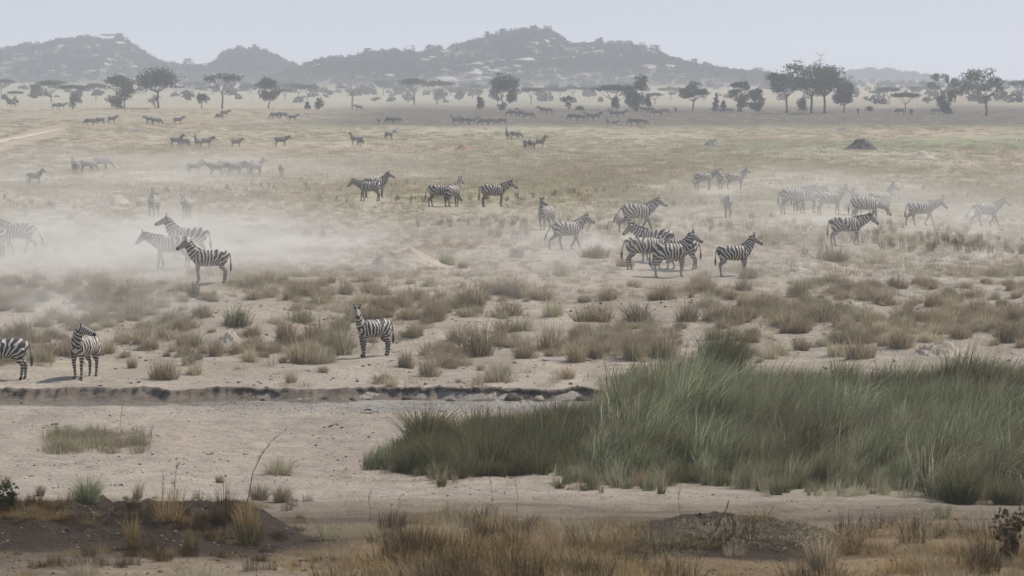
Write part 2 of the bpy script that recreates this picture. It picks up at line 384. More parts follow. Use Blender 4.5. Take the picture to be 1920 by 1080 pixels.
# ------------------------------------------------------------ haze
hz = N('haze_air'); vp = hz.n('VolumePrincipled', {'Color': (.90, .935, 1, 1), 'Density': .00032, 'Anisotropy': .25})
hz.t.links.new(vp.outputs[0], hz.out.inputs['Volume'])
bm = bmesh.new(); bmesh.ops.create_cube(bm, size=1)
me = bpy.data.meshes.new('haze'); bm.to_mesh(me); bm.free(); me.materials.append(hz.m)
o = bpy.data.objects.new('haze', me); COL.objects.link(o); o.scale = (7400, 7200, 70); o.location = (0, 3480, 33); tag(o, 'thin pale haze over the plain and hills', None, None, 'stuff')
o.display_type = 'WIRE'
# dust hanging over the herd: real clouds of thin volume
def dust(name, px, by, wpx, dep, hgt, dens, label, seed, nsc=3.0, col=(.925, .895, .835), lift=.25):
    p = hit(px, by); W = wpx / 2 * p.y / F
    m = N(name + '_volume'); tc = m.n('TexCoord').outputs['Object']
    ln = m.n('VectorMath', {0: tc}, operation='LENGTH').outputs['Value']
    fall = m.math('SUBTRACT', 1.0, ln, clamp=True); fall = m.math('POWER', fall, 1.1)
    stre = m.n('Mapping', {'Vector': tc, 'Location': (seed, seed * .7, 0), 'Scale': (nsc * max(1, W / dep), nsc, nsc * .8)}).outputs[0]
    n = m.n('TexNoise', {'Vector': stre, 'Scale': 1.0, 'Detail': 4, 'Roughness': .6, 'Distortion': .6}).outputs[0]
    n = m.n('MapRange', {'Value': n, 'From Min': .40, 'From Max': .66}).outputs[0]
    d = m.math('MULTIPLY', m.math('MULTIPLY', fall, n), dens)
    vp = m.n('VolumePrincipled', {'Color': (*col, 1), 'Density': d, 'Anisotropy': .2}); m.t.links.new(vp.outputs[0], m.out.inputs['Volume'])
    bm = bmesh.new(); bmesh.ops.create_icosphere(bm, subdivisions=3, radius=1); me = bpy.data.meshes.new(name); bm.to_mesh(me); bm.free(); me.materials.append(m.m)
    o = bpy.data.objects.new(name, me); COL.objects.link(o); o.location = (p.x, p.y, p.z + hgt * lift); o.scale = (W, dep, hgt)
    return tag(o, label, None, None, 'stuff')
dust('dust_cloud', 170, 492, 1150, 24, 1.9, .19, 'thick pale dust cloud hanging over the left herd', 1.3)
dust('dust_cloud', 440, 478, 760, 20, 1.8, .17, 'dust drifting right from the thick left cloud', 4.1)
dust('dust_cloud', 120, 470, 1500, 44, 3.4, .05, 'thin high dust over the left herd', 11.1)
dust('dust_cloud', 60, 600, 1000, 14, 2.2, .10, 'thin dust over the slope behind the zebra looking back', 7.7)
dust('dust_puff', 1120, 470, 190, 4.5, .9, .55, 'puff of dust behind the walking zebra in the centre', 2.2, 1.6)
dust('dust_cloud', 300, 338, 1500, 60, 3.0, .035, 'faint dust over the tight group on the left plain', 9.1)
dust('dust_cloud', 1650, 436, 1200, 50, 3.2, .055, 'faint dust veiling the right herd', 5.5)
dust('dust_cloud', 1000, 500, 1500, 30, 2.2, .045, 'thin veil of dust over the slope in the centre', 3.5)
dust('dust_cloud', 960, 196, 2600, 110, 9.0, .005, 'pale dust low between the far trees', 6.6)


# ------------------------------------------------------------ hills
def build_hill(name, prof, Yc, depth, rough, seed, label, base_row=158):
    """ridge whose crest heights follow prof [(photo x, photo row)], at distance Yc, with a real depth"""
    px = np.array([p[0] for p in prof], float); pr = np.array([p[1] for p in prof], float)
    xs = np.array([(a - 960) / F * Yc for a in px]); zs = HC + Yc * (ROW0 - pr) / F
    gx = np.linspace(xs[0] - 30, xs[-1] + 30, int((xs[-1] - xs[0]) / 3.2)); gy = np.arange(Yc - depth, Yc + depth, 6.)
    X, Y = np.meshgrid(gx, gy)
    base = G(X, Y)
    crest = np.interp(X, xs, zs)
    yo = 45 * fbm(X * .006, X * 0 + 3.3, seed, 3)
    t = np.clip(np.abs(Y - Yc - yo) / (depth * .86), 0, 1)
    bell = (1 - t ** 1.35) * (1 - smooth(.75, 1, t))
    Hh = np.maximum(crest - base, -2)
    rr = fbm(X * .03, Y * .03, seed + 1, 4); rr2 = fbm(X * .11, Y * .09, seed + 2, 3)
    Z = base - 1.5 + (Hh + 1.5) * bell * (1 + .10 * rr) + rough * (rr2 * np.clip(Hh * bell / 10, 0, 1))
    edge = np.minimum(smooth(xs[0] - 30, xs[0] + 40, X), 1 - smooth(xs[-1] - 40, xs[-1] + 30, X))
    Z = base - 1.5 + (Z - base + 1.5) * edge
    n, m = X.shape; idx = np.arange(n * m).reshape(n, m)
    Q = np.stack([idx[:-1, :-1], idx[:-1, 1:], idx[1:, 1:], idx[1:, :-1]], -1).reshape(-1, 4)
    o = mesh_obj(name, np.stack([X, Y, Z], -1).reshape(-1, 3), Q, M_HILL)
    tag(o, label, None, None, 'structure')
    def top(x, y):
        x = np.asarray(x, float); y = np.asarray(y, float)
        fx = np.clip((x - gx[0]) / (gx[1] - gx[0]), 0, m - 1.001); fy = np.clip((y - gy[0]) / 6., 0, n - 1.001)
        i, j = fy.astype(int), fx.astype(int); a, b = fy - i, fx - j
        return (Z[i, j] * (1 - b) + Z[i, j + 1] * b) * (1 - a) + (Z[i + 1, j] * (1 - b) + Z[i + 1, j + 1] * b) * a
    return o, top, (gx, gy, Yc, depth, seed), (X, Y, Z, base)
h = N('hill_earth'); p = h.n('NewGeometry').outputs['Position']
n1 = h.noise(p, .045, 6, .7); n2 = h.noise(p, .5, 5, .7)
c = h.mix(h.ramp(n1, .42, .60), (.13, .115, .08), (.24, .21, .15)); c = h.mix(h.ramp(n2, .4, .7), c, (.11, .105, .07))
M_HILL = h.finish(h.n('BsdfPrincipled', {'Base Color': c, 'Roughness': .95, 'Specular IOR Level': .1,
     'Normal': h.n('Bump', {'Height': n2, 'Strength': 1., 'Distance': 1.5}).outputs[0]}).outputs[0])
HILLS = []
HILLS.append(build_hill('central_hill', [(500, 150), (540, 138), (570, 126), (600, 120), (650, 118), (700, 108), (745, 104), (780, 106), (830, 101), (870, 92), (905, 80), (940, 73), (985, 66), (1025, 66), (1048, 76), (1062, 88), (1085, 91), (1120, 92), (1155, 92), (1200, 98), (1235, 106), (1270, 122), (1310, 130), (1345, 138), (1400, 144), (1460, 150), (1520, 158)],
    2150, 330, 3.0, 71, 'broad rocky hill covered in scrub in the middle of the skyline'))
HILLS.append(build_hill('left_hill', [(-160, 112), (-60, 104), (0, 101), (50, 94), (100, 88), (130, 79), (165, 77), (200, 80), (225, 80), (245, 86), (255, 98), (275, 108), (300, 122), (345, 130), (400, 132), (425, 126), (434, 104), (455, 98), (490, 96), (512, 102), (530, 116), (548, 130), (600, 142), (660, 156)],
    2450, 300, 2.6, 81, 'rocky scrub hill at the left with a smaller knoll on its right'))
HILLS.append(build_hill('right_hill', [(1480, 158), (1540, 150), (1590, 142), (1625, 136), (1670, 136), (1700, 142), (1730, 150), (1790, 156), (1860, 160)],
    3300, 330, 2.2, 91, 'low blue grey hill behind the big acacia'))
# leafy clumps used for scrub and crowns
def leaf_ball(n, rad, size, seed, flat=.7, hollow=.55):
    r = np.random.default_rng(seed)
    d = r.normal(0, 1, (n, 3)); d /= np.linalg.norm(d, axis=1)[:, None]
    rr = rad * (hollow + (1 - hollow) * r.uniform(0, 1, n) ** .5) * (1 + .28 * np.sin(d[:, 0] * 4 + seed) * np.sin(d[:, 1] * 5 + 1) + .15 * r.normal(0, 1, n))
    c = d * rr[:, None] * [1, 1, flat]
    return c
def leaf_quads(C, size, seed):
    r = np.random.default_rng(seed); n = len(C)
    a = r.normal(0, 1, (n, 3)); a /= np.linalg.norm(a, axis=1)[:, None]
    b = np.cross(a, r.normal(0, 1, (n, 3))); b /= np.linalg.norm(b, axis=1)[:, None]
    s = (size * r.uniform(.6, 1.4, n))[:, None]
    V = np.stack([C - a * s, C - b * s * .55, C + a * s, C + b * s * .55], 1).reshape(-1, 3)
    Fq = (np.arange(n)[:, None] * 4 + [0, 1, 2, 3]); return V, Fq, np.repeat(r.uniform(0, 1, n), 4)
def scrub_src(seed, n=150, rad=1., mat=None):
    C = np.concatenate([leaf_ball(n // 2, rad * .8, .2, seed) + [0, 0, .75 * rad], leaf_ball(n // 4, rad * .55, .2, seed + 1) + [.6 * rad, .1, .5 * rad], leaf_ball(n // 4, rad * .5, .2, seed + 2) + [-.5 * rad, -.2, .45 * rad]])
    V, Fq, t = leaf_quads(C, .2 * rad, seed + 3)
    o = mesh_obj('scrub_bush', V, Fq, mat or M_HILLB, None, False, link=False); fattr(o.data, 'tone', t); return o
SCRUB = [scrub_src(s) for s in (1, 2, 3)]
for (o, top, (gx, gy, Yc, dep, seed), (X, Y, Z, base)), nb in zip(HILLS, (3600, 2600, 900)):
    r = np.random.default_rng(seed)
    x = r.uniform(gx[0], gx[-1], nb * 3); y = r.uniform(Yc - dep, Yc + 60, nb * 3)
    z = top(x, y); hgt = z - G(x, y)
    keep = (hgt > .8) & (fbm(x * .03, y * .02, seed + 5, 3) + .35 * r.normal(0, 1, len(x)) > (-.35 if nb < 3000 else -.12)); x, y, z = x[keep][:nb], y[keep][:nb], z[keep][:nb]
    s = r.uniform(1.5, 3.4, len(x)) * (1.15 if nb < 1000 else 1)
    scatter({'central_hill': 'hill_scrub', 'left_hill': 'knoll_scrub', 'right_hill': 'distant_scrub'}[o.name], SCRUB, np.stack([x, y, z - .5], -1), s,
        {'central_hill': 'dark scrub and low trees covering the central rocky hill', 'left_hill': 'dark scrub covering the left hill and its knoll', 'right_hill': 'faint scrub covering the low right hill'}[o.name], 'scrub', seed=seed)
# foot-of-hill scrub belt on the far plain
r = np.random.default_rng(5)
px_ = r.uniform(-540, 2460, 2250); py_ = 153 + r.exponential(9, 2250); ok = (fbm(px_ * .012, py_ * .08, 3, 3) > -.12) & (py_ < 196); 
x, y, z = hits(px_[ok], py_[ok])
scatter('plain_scrub', SCRUB, np.stack([x, y, z - .2], -1), r.uniform(.9, 2.5, len(x)), 'scattered low bushes on the far plain at the foot of the hills', 'scrub', seed=8)

# boulders on the hills
def rock_mesh(name, seed, mat, flat=.55, sub=3):
    bm = bmesh.new(); bmesh.ops.create_icosphere(bm, subdivisions=sub, radius=1)
    r = random.Random(seed); ph = [r.uniform(0, 6) for _ in range(6)]
    for v in bm.verts:
        c = v.co
        k = 1 + .16 * math.sin(c.x * 2.6 + ph[0]) * math.sin(c.y * 2.2 + ph[1]) + .12 * math.sin(c.z * 4.5 + ph[2] + c.x * 3) + .06 * math.sin(c.x * 9 + ph[3]) * math.sin(c.y * 8 + ph[4])
        v.co = Vector((c.x * k, c.y * k, max(c.z * k, -.3) * flat))
    me = bpy.data.meshes.new(name); bm.to_mesh(me); bm.free(); me.materials.append(mat)
    for p_ in me.polygons: p_.use_smooth = True
    return me
RM = [rock_mesh('boulder', s, M_ROCK) for s in range(4)]
def place_rock(name, me, loc, sc3, rz, label, cat, group=None):
    o = bpy.data.objects.new(name, me); COL.objects.link(o); o.location = loc; o.scale = sc3; o.rotation_euler = (random.uniform(-.15, .15), random.uniform(-.15, .15), rz)
    return tag(o, label, cat, group)
def hill_hit(k, px, py):
    _, top, (gx, gy, Yc, dep, seed), _ = HILLS[k]; a, b = ray(px, py)
    t = np.arange(Yc - dep, Yc + dep, 2.); tz = top(a * t, t); i = int(np.argmax(HC + b * t <= tz))
    if i == 0 and not (HC + b * t[0] <= tz[0]): return None
    return Vector((float(a * t[i]), float(t[i]), float(tz[i])))
big = [(0, 1010, 84, 26), (0, 988, 93, 16), (0, 1003, 100, 20), (0, 1035, 90, 14), (0, 1005, 111, 22), (0, 985, 118, 34), (0, 950, 131, 14), (0, 965, 115, 14), (0, 832, 115, 16), (0, 868, 116, 16), (0, 750, 127, 14),
       (0, 895, 142, 40), (0, 725, 148, 34), (0, 840, 153, 40), (0, 1030, 73, 14), (0, 1215, 101, 26), (0, 1240, 109, 14), (0, 1258, 126, 20), (0, 960, 97, 12), (0, 1075, 104, 12), (0, 1118, 102, 10), (0, 700, 108, 12), (0, 790, 130, 14), (0, 930, 122, 12), (0, 1155, 120, 10),
       (1, 113, 91, 26), (1, 84, 116, 18), (1, 35, 104, 14), (1, 220, 84, 26), (1, 165, 83, 16), (1, 482, 128, 12), (1, 455, 112, 8), (1, 15, 97, 12), (0, 608, 130, 14), (0, 622, 142, 10), (0, 570, 146, 12)]
DESC = ['near the crest', 'on the upper slope', 'half way up', 'low on the slope']
BW = [(-1, 200, 'of the left hill'), (200, 300, 'on the shoulder of the left hill'), (400, 500, 'on the small knoll'), (500, 660, 'at the left foot of the central hill'), (660, 860, 'on the left arm of the central hill'), (860, 960, 'left of the peak of the central hill'), (960, 1060, 'under the peak of the central hill'), (1060, 1180, 'right of the peak of the central hill'), (1180, 1400, 'at the right shoulder of the central hill')]
BL = []
used_labels = {}
def uniq(lab):
    k = used_labels.get(lab, 0); used_labels[lab] = k + 1; return k
for i, (k, px, py, wpx) in enumerate(sorted(big, key=lambda b: (b[1], b[2]))):
    pt = hill_hit(k, px, py)
    if pt is None: continue
    s = wpx / F * pt.y / 2 * 1.15
    d = DESC[0 if py < 90 else 1 if py < 112 else 2 if py < 130 else 3]; wv = next((t for a, b, t in BW if a <= px < b), 'on the central hill')
    lab = f'pale granite boulder {d} {wv}'
    bo = place_rock('boulder', RM[i % 4], pt + Vector((0, -2.5, .4)), (s, s * .8, s * random.uniform(.42, .6)), random.uniform(-.3, .3), lab, 'boulder', 'granite boulders on the hills'); BL.append((bo, lab, px))
order_labels(BL)
x_ = []; r = np.random.default_rng(77)
for k, n_ in ((0, 420), (1, 160)):
    for _ in range(n_):
        px = r.uniform(560, 1290) if k == 0 else r.uniform(0, 540); pt = hill_hit(k, px, r.uniform(70, 152))
        if pt is not None and float(fbm(pt.x * .02, pt.z * .06, 9, 3)) > -.1: x_.append(pt)
RSRC = [bpy.data.objects.new('rock_source', m) for m in RM[:3]]
ss = r.uniform(.6, 2.6, len(x_)); scatter('hill_rocks', RSRC, [(p.x, p.y - 1, p.z + .4) for p in x_], np.stack([ss * 1.6, ss, ss * .8], -1), 'small pale rocks showing between the scrub on the hills', 'rocks', seed=3)

# ------------------------------------------------------------ trees
def tube(P, rad, seg=6):
    P = [Vector(p) for p in P]; V = []; Fq = []
    for i, p in enumerate(P):
        d = (P[min(i + 1, len(P) - 1)] - P[max(i - 1, 0)]).normalized(); a = d.orthogonal().normalized(); b = d.cross(a)
        for k in range(seg):
            t = 2 * math.pi * k / seg; V.append(p + (a * math.cos(t) + b * math.sin(t)) * rad[i])
    for i in range(len(P) - 1):
        for k in range(seg): Fq.append((i * seg + k, i * seg + (k + 1) % seg, (i + 1) * seg + (k + 1) % seg, (i + 1) * seg + k))
    return V, Fq
def join(parts):
    V = []; Fq = []
    for v, f in parts:
        n = len(V); V += list(v); Fq += [tuple(i + n for i in q) for q in f]
    return V, Fq
def wig(a, b, n, amp, r):
    a, b = Vector(a), Vector(b)
    return [a.lerp(b, i / n) + Vector((r.uniform(-1, 1), r.uniform(-1, 1), r.uniform(-.5, .5))) * (amp if 0 < i < n else 0) for i in range(n + 1)]
def make_tree(name, kind, H, W, seed, leaf=M_LEAF, lean=0.):
    """a thing: Empty > trunk, crown (both real geometry, H tall, W wide)"""
    r = random.Random(seed); root = empty(name); parts = []; C = []; tw = max(.12, H * .028)
    def blob(c, rx, rz, n): C.append(leaf_ball(n, 1, 1, r.randint(0, 9999), 1, .35) * [rx, rx, rz] + [c[0], c[1], c[2]])
    if kind in ('umbrella', 'acacia', 'open', 'bare'):
        fork = H * (.42 if kind != 'open' else .38); top = H * .86; f = Vector((lean * H * .35, 0, fork))
        parts.append(tube(wig((0, 0, -.2), f, 4, tw * .5, r), [tw * 1.3, tw, tw * .9, tw * .85, tw * .8], 7))
        nl = {'umbrella': 6, 'acacia': 8, 'open': 7, 'bare': 6}[kind]
        for i in range(nl):
            a = 2 * math.pi * i / nl + r.uniform(-.3, .3); rr = W / 2 * r.uniform(.55, .85)
            if kind in ('umbrella',): e = Vector((lean * H * .7 + rr * math.cos(a), rr * math.sin(a), top * r.uniform(.88, 1)))
            else: e = Vector((lean * H * .7 + rr * math.cos(a), rr * math.sin(a), H * r.uniform(.5, .88)))
            P = wig(f - Vector((0, 0, r.uniform(0, H * .06))), e, 4, W * .045, r); P[1] += Vector((0, 0, -H * .02))
            parts.append(tube(P, [tw * .6, tw * .45, tw * .33, tw * .22, tw * .12], 5))
            for _ in range(4 if kind == 'bare' else 3):
                q = P[2].lerp(P[4], r.uniform(.1, .9)); e2 = q + Vector((r.uniform(-1, 1), r.uniform(-1, 1), r.uniform(.1, .9))) * W * .14
                parts.append(tube(wig(q, e2, 2, W * .02, r), [tw * .2, tw * .14, tw * .06], 4))
                if kind == 'open' or kind == 'acacia': blob(e2, W * .11, H * .07, 80)
            if kind == 'umbrella': blob((e.x, e.y, top * .98), W * .21, H * .10, 210); 
            elif kind == 'acacia': blob((e.x, e.y, e.z), W * .20, H * .13, 240)
            elif kind == 'open': blob((e.x, e.y, e.z), W * .12, H * .08, 150)
        if kind == 'umbrella': blob((lean * H * .7, 0, top + H * .03), W * .33, H * .10, 420)
        if kind == 'acacia':
            blob((lean * H * .7, 0, H * .86), W * .32, H * .13, 500)
        if kind == 'open': blob((W * .05, 0, H * .88), W * .16, H * .08, 160)
    elif kind in ('bushy', 'dense'):
        ns = 3 if kind == 'bushy' else 1
        for i in range(ns):
            b = Vector((r.uniform(-.12, .12) * W * (ns > 1), r.uniform(-.1, .1) * W, -.2)); e = Vector((r.uniform(-.2, .2) * W, 0, H * .62))
            parts.append(tube(wig(b, e, 4, W * .03, r), [tw, tw * .8, tw * .6, tw * .45, tw * .3], 6))
            for _ in range(6):
                q = b.lerp(e, r.uniform(.4, 1)); a = r.uniform(0, 6.28)
                e2 = q + Vector((math.cos(a) * W * .33, math.sin(a) * W * .3, H * r.uniform(.1, .3)))
                parts.append(tube(wig(q, e2, 2, W * .02, r), [tw * .35, tw * .25, tw * .1], 4))
        for i in range(24):
            a = r.uniform(0, 6.28); lo = .05 if kind == 'bushy' else .30; z = H * r.uniform(lo, .9)
            env = math.sin(math.pi * min(1, max(.08, (z / H - lo * .5) / (1.08 - lo * .5)))) ** .6
            rr = W * .33 * env * r.uniform(.3, 1)
            blob((rr * math.cos(a), rr * math.sin(a), z), W * r.uniform(.13, .21), H * r.uniform(.08, .14), 150)
    elif kind == 'bush':
        parts.append(tube([(0, 0, -.1), (.05, 0, H * .5)], [tw, tw * .5], 5))
        for i in range(7):
            a = r.uniform(0, 6.28); rr = W * .3 * r.uniform(.1, 1); z = H * r.uniform(.2, .75) * (1 - rr / W * .6)
            blob((rr * math.cos(a), rr * math.sin(a), z), W * .19, H * .2, 120)
    elif kind == 'narrow':
        parts.append(tube([(0, 0, -.1), (0, 0, H * .9)], [tw, tw * .3], 5))
        for i in range(11):
            z = H * (.08 + .84 * i / 10); blob((r.uniform(-.1, .1) * W, 0, z), W * .5 * (1.02 - z / H), H * .07, 90)
    V, Fq = join(parts); mesh_obj('trunk', V, Fq, M_BARE if kind == 'bare' else M_BARK, root)
    if C and kind != 'bare':
        Cc = np.concatenate(C); 
        k_ = fbm(Cc[:, 0] * 3.2 / W + seed, Cc[:, 2] * 5 / H + Cc[:, 1] * 3 / W, seed, 2) > (-.25 if kind != 'open' else -.1); Cc = Cc[k_]
        V, Fq, t = leaf_quads(Cc, .15 + .010 * H, seed); o = mesh_obj('crown', V, Fq, leaf, root, False); fattr(o.data, 'tone', t)
    return root
TREES = [ # photo x of the trunk, base row, top row, crown width px, kind, name, label, extra
 (225, 204, 138, 72, 'bushy', 'bushy_tree', 'round bushy dark tree left of the tall spreading acacia at left', {}),
 (296, 203, 125, 84, 'acacia', 'acacia_tree', 'tall spreading acacia, widest tree on the left side', {}),
 (290, 204, 172, 46, 'bush', 'bush', 'low bush round the trunk of the tall left acacia', {}),
 (378, 203, 166, 34, 'bush', 'bush', 'pointed small bush between the tall left acacia and the thin trunked acacia', {}),
 (417, 204, 137, 68, 'umbrella', 'umbrella_acacia', 'umbrella acacia with a bare straight trunk right of a pointed bush', {}),
 (503, 203, 145, 54, 'dense', 'bushy_tree', 'ragged dense tree with a short trunk left of the small twin bush', {}),
 (598, 205, 175, 34, 'bush', 'bush', 'small pale bush left of the leafless tree', {}),
 (576, 205, 188, 18, 'bush', 'bush', 'tiny bush touching the pale bush on its left', {}),
 (661, 205, 140, 50, 'bare', 'bare_tree', 'leafless thin tree with forked branches before the hill', {}),
 (136, 205, 172, 38, 'bush', 'bush', 'dark low bush under the twin umbrella acacias at far left', {}),
 (96, 192, 150, 52, 'umbrella', 'umbrella_acacia', 'left one of the twin umbrella acacias at far left', {}),
 (136, 194, 158, 44, 'umbrella', 'umbrella_acacia', 'right one of the twin umbrella acacias at far left', {}),
 (66, 184, 157, 34, 'bushy', 'bushy_tree', 'faint round tree between the left edge and the twin acacias', {}),
 (2, 178, 148, 44, 'umbrella', 'umbrella_acacia', 'umbrella acacia cut by the left edge of the picture', {}),
 (180, 188, 156, 34, 'umbrella', 'umbrella_acacia', 'thin umbrella acacia left of the round bushy tree', {}),
 (560, 184, 157, 42, 'umbrella', 'umbrella_acacia', 'pale umbrella acacia right of the ragged dense tree', {}),
 (577, 188, 160, 36, 'umbrella', 'umbrella_acacia', 'faint umbrella acacia behind the small pale bush', {}),
 (266, 178, 158, 24, 'bush', 'bush', 'faint bush behind the tall left acacia', {}),
 (945, 206, 136, 58, 'dense', 'dark_leafy_tree', 'dense dark tree standing alone in front of the central hill', {}),
 (941, 208, 190, 30, 'bush', 'bush', 'dark bush at the foot of the dense lone tree', {}),
 (900, 206, 178, 23, 'bush', 'bush', 'small round bush left of the dense lone tree', {}),
 (818, 196, 150, 56, 'umbrella', 'umbrella_acacia', 'umbrella acacia with leaning trunk left of the dense lone tree', {'lean': .1}),
 (765, 193, 148, 32, 'umbrella', 'umbrella_acacia', 'left one of two slender acacias at the hill foot', {}),
 (777, 196, 146, 40, 'umbrella', 'umbrella_acacia', 'right one of two slender acacias at the hill foot', {}),
 (719, 178, 150, 30, 'acacia', 'acacia_tree', 'faint round crowned acacia right of the leafless tree', {}),
 (705, 190, 180, 26, 'bush', 'bush', 'flat grey bush on the plain right of the leafless tree', {}),
 (735, 190, 180, 24, 'bush', 'bush', 'flat grey bush left of the two slender acacias', {}),
 (886, 185, 157, 28, 'umbrella', 'umbrella_acacia', 'small acacia above the round bush beside the lone tree', {}),
 (996, 196, 163, 32, 'umbrella', 'umbrella_acacia', 'small thin acacia right of the dense lone tree', {}),
 (1034, 180, 160, 22, 'acacia', 'acacia_tree', 'tiny far acacia in the middle of the pale plain', {}),
 (1066, 207, 174, 36, 'bush', 'bush', 'cone shaped dark bush in front of the zebra herd in the middle', {}),
 (1086, 208, 196, 24, 'bush', 'bush', 'low bush right of the cone shaped bush', {}),
 (1073, 185, 161, 36, 'umbrella', 'umbrella_acacia', 'flat acacia behind the cone shaped bush', {}),
 (1104, 184, 163, 40, 'umbrella', 'umbrella_acacia', 'faint acacia left of the wide flat topped acacia', {}),
 (1148, 207, 158, 70, 'umbrella', 'umbrella_acacia', 'wide flat topped acacia with a bush growing up its trunk', {}),
 (1155, 208, 175, 34, 'bush', 'bush', 'bush growing under the wide flat topped acacia', {}),
 (1194, 209, 138, 52, 'bushy', 'bushy_tree', 'tall ragged tree right of the wide flat topped acacia', {}),
 (1214, 207, 173, 18, 'bush', 'bush', 'small round bush at the right of the tall ragged tree', {}),
 (1258, 188, 164, 38, 'umbrella', 'umbrella_acacia', 'small acacia right of the tall ragged tree', {}),
 (1298, 209, 151, 64, 'open', 'acacia_tree', 'leaning open acacia with crooked low branch', {'lean': .12}),
 (1342, 208, 174, 18, 'narrow', 'narrow_bush', 'taller of two narrow pointed bushes', {}),
 (1356, 209, 184, 18, 'narrow', 'narrow_bush', 'shorter of two narrow pointed bushes', {}),
 (1390, 210, 151, 48, 'bushy', 'bushy_tree', 'bushy low tree left of the great acacia', {}),
 (1418, 209, 165, 36, 'bushy', 'bushy_tree', 'smaller bushy tree touching the low tree left of the great acacia', {}),
 (1475, 212, 134, 60, 'acacia', 'acacia_tree', 'smaller acacia under the left side of the great acacia', {}),
 (1503, 212, 178, 26, 'bush', 'bush', 'bush between the trunks left of the great acacia', {}),
 (1522, 214, 120, 118, 'acacia', 'great_acacia', 'biggest acacia with dark wide crown at the right', {'leaf': M_LEAF}),
 (1546, 213, 124, 92, 'acacia', 'great_acacia', 'thick trunked acacia sharing the crown of the biggest one', {}),
 (1581, 212, 152, 46, 'dense', 'acacia_tree', 'small tree hanging at the right side of the great acacia', {}),
 (1630, 209, 192, 18, 'bush', 'bush', 'tiny shrub on the plain right of the great acacia', {}),
 (1624, 188, 180, 18, 'bush', 'bush', 'dark dot of a bush on the far plain right of the great acacia', {}),
 (1667, 196, 163, 38, 'umbrella', 'umbrella_acacia', 'farther of two small umbrella acacias at the right', {}),
 (1697, 210, 173, 48, 'umbrella', 'umbrella_acacia', 'nearer of two small umbrella acacias at the right', {}),
 (1776, 214, 166, 42, 'bushy', 'bushy_tree', 'leafy low tree left of the open crowned tree at right', {}),
 (1768, 196, 136, 56, 'open', 'acacia_tree', 'sparse acacia behind the leafy low tree at right', {}),
 (1849, 217, 124, 118, 'open', 'open_crowned_tree', 'big open crowned tree with bent trunk near the right edge', {'leaf': M_LEAFO}),
 (1912, 190, 150, 40, 'umbrella', 'umbrella_acacia', 'faint acacia at the right edge of the picture', {}),
 (1420, 158, 126, 36, 'bushy', 'bushy_tree', 'hazy round tree at the end of the central hill', {}),
]
FARK = [(28, 190), (150, 182), (240, 176), (330, 180), (352, 192), (398, 178), (446, 186), (470, 176), (534, 190), (545, 174), (612, 184), (640, 176), (690, 172), (742, 174), (798, 176), (845, 180), (860, 190), (925, 188), (972, 178), (1015, 190), (1050, 188), (1125, 192), (1176, 186), (1228, 196), (1282, 184), (1320, 190), (1370, 186), (1432, 192), (1450, 180), (1590, 192), (1605, 182), (1645, 188), (1720, 186), (1740, 194), (1800, 184), (1828, 190), (1880, 188)]
_r = random.Random(12); FL = []
for px, by in FARK:
    k = _r.choice(['umbrella', 'bush', 'bushy', 'umbrella', 'dense']); hh = _r.uniform(13, 22) * (by - 130) / 60 + 4; ww = hh * _r.uniform(1.1, 1.7) if k == 'umbrella' else hh * _r.uniform(.8, 1.3)
    if k == 'bush': hh *= .6
    p = hit(px, by); mpp = p.y / F; t = make_tree({'umbrella': 'umbrella_acacia', 'bush': 'bush', 'bushy': 'bushy_tree', 'dense': 'bushy_tree'}[k], k, hh * mpp, ww * mpp, 700 + px); t.location = p
    near_ = min((q for q in TREES if q[4] not in ('bush', 'narrow')), key=lambda q: abs(q[0] - px) + abs(q[1] - by) * .3)
    kd = {'umbrella': 'small hazy umbrella acacia', 'bush': 'hazy low bush', 'bushy': 'hazy bushy tree', 'dense': 'hazy ragged tree'}[k]
    tag(t, 'x', 'bush' if k == 'bush' else 'tree', 'hazy trees on the far plain'); FL.append((t, f"{kd} on the far plain {'left' if px < near_[0] else 'right'} of the {' '.join(near_[6].split()[:4]).removesuffix(' with').removesuffix(' a').removesuffix(' before').removesuffix(' in').removesuffix(' under').removesuffix(' of').removesuffix(' the').removesuffix(' one').removesuffix(' left').removesuffix(' right')}", px))
order_labels(FL)
for i, (px, by, ty, wp, kind, nm, lab, ex) in enumerate(TREES):
    p = hit(px, by); mpp = p.y / F; t = make_tree(nm, kind, (by - ty) * mpp, wp * mpp * (1.0 if kind in ('bush', 'narrow', 'bare') else 1.12), 100 + i, **ex); t.location = p; tag(t, lab, 'bush' if kind in ('bush', 'narrow') else 'tree')
    if nm == 'great_acacia' and wp > 100:       # dead limbs above the crown
        Hh = (by - ty) * mpp; r = random.Random(4); parts = []
        for sx, hh in ((.22, 1.17), (-.32, 1.08), (.05, 1.04), (-.52, .98)):
            b = Vector((sx * Hh * .5, 0, Hh * .8)); e = Vector((sx * Hh * .85, 0, Hh * hh)); P = wig(b, e, 4, .35, r); parts = [tube(P, [.16, .13, .1, .07, .03], 5)]
            for _ in range(7):
                q = P[1].lerp(P[4], r.uniform(.3, 1)); parts.append(tube(wig(q, q + Vector((r.uniform(-1.6, 1.6), r.uniform(-1, 1), r.uniform(-.2, .9))), 3, .15, r), [.07, .06, .045, .02], 4))
            V, Fq = join(parts); mesh_obj('dead_limb', V, Fq, M_BARK, t)
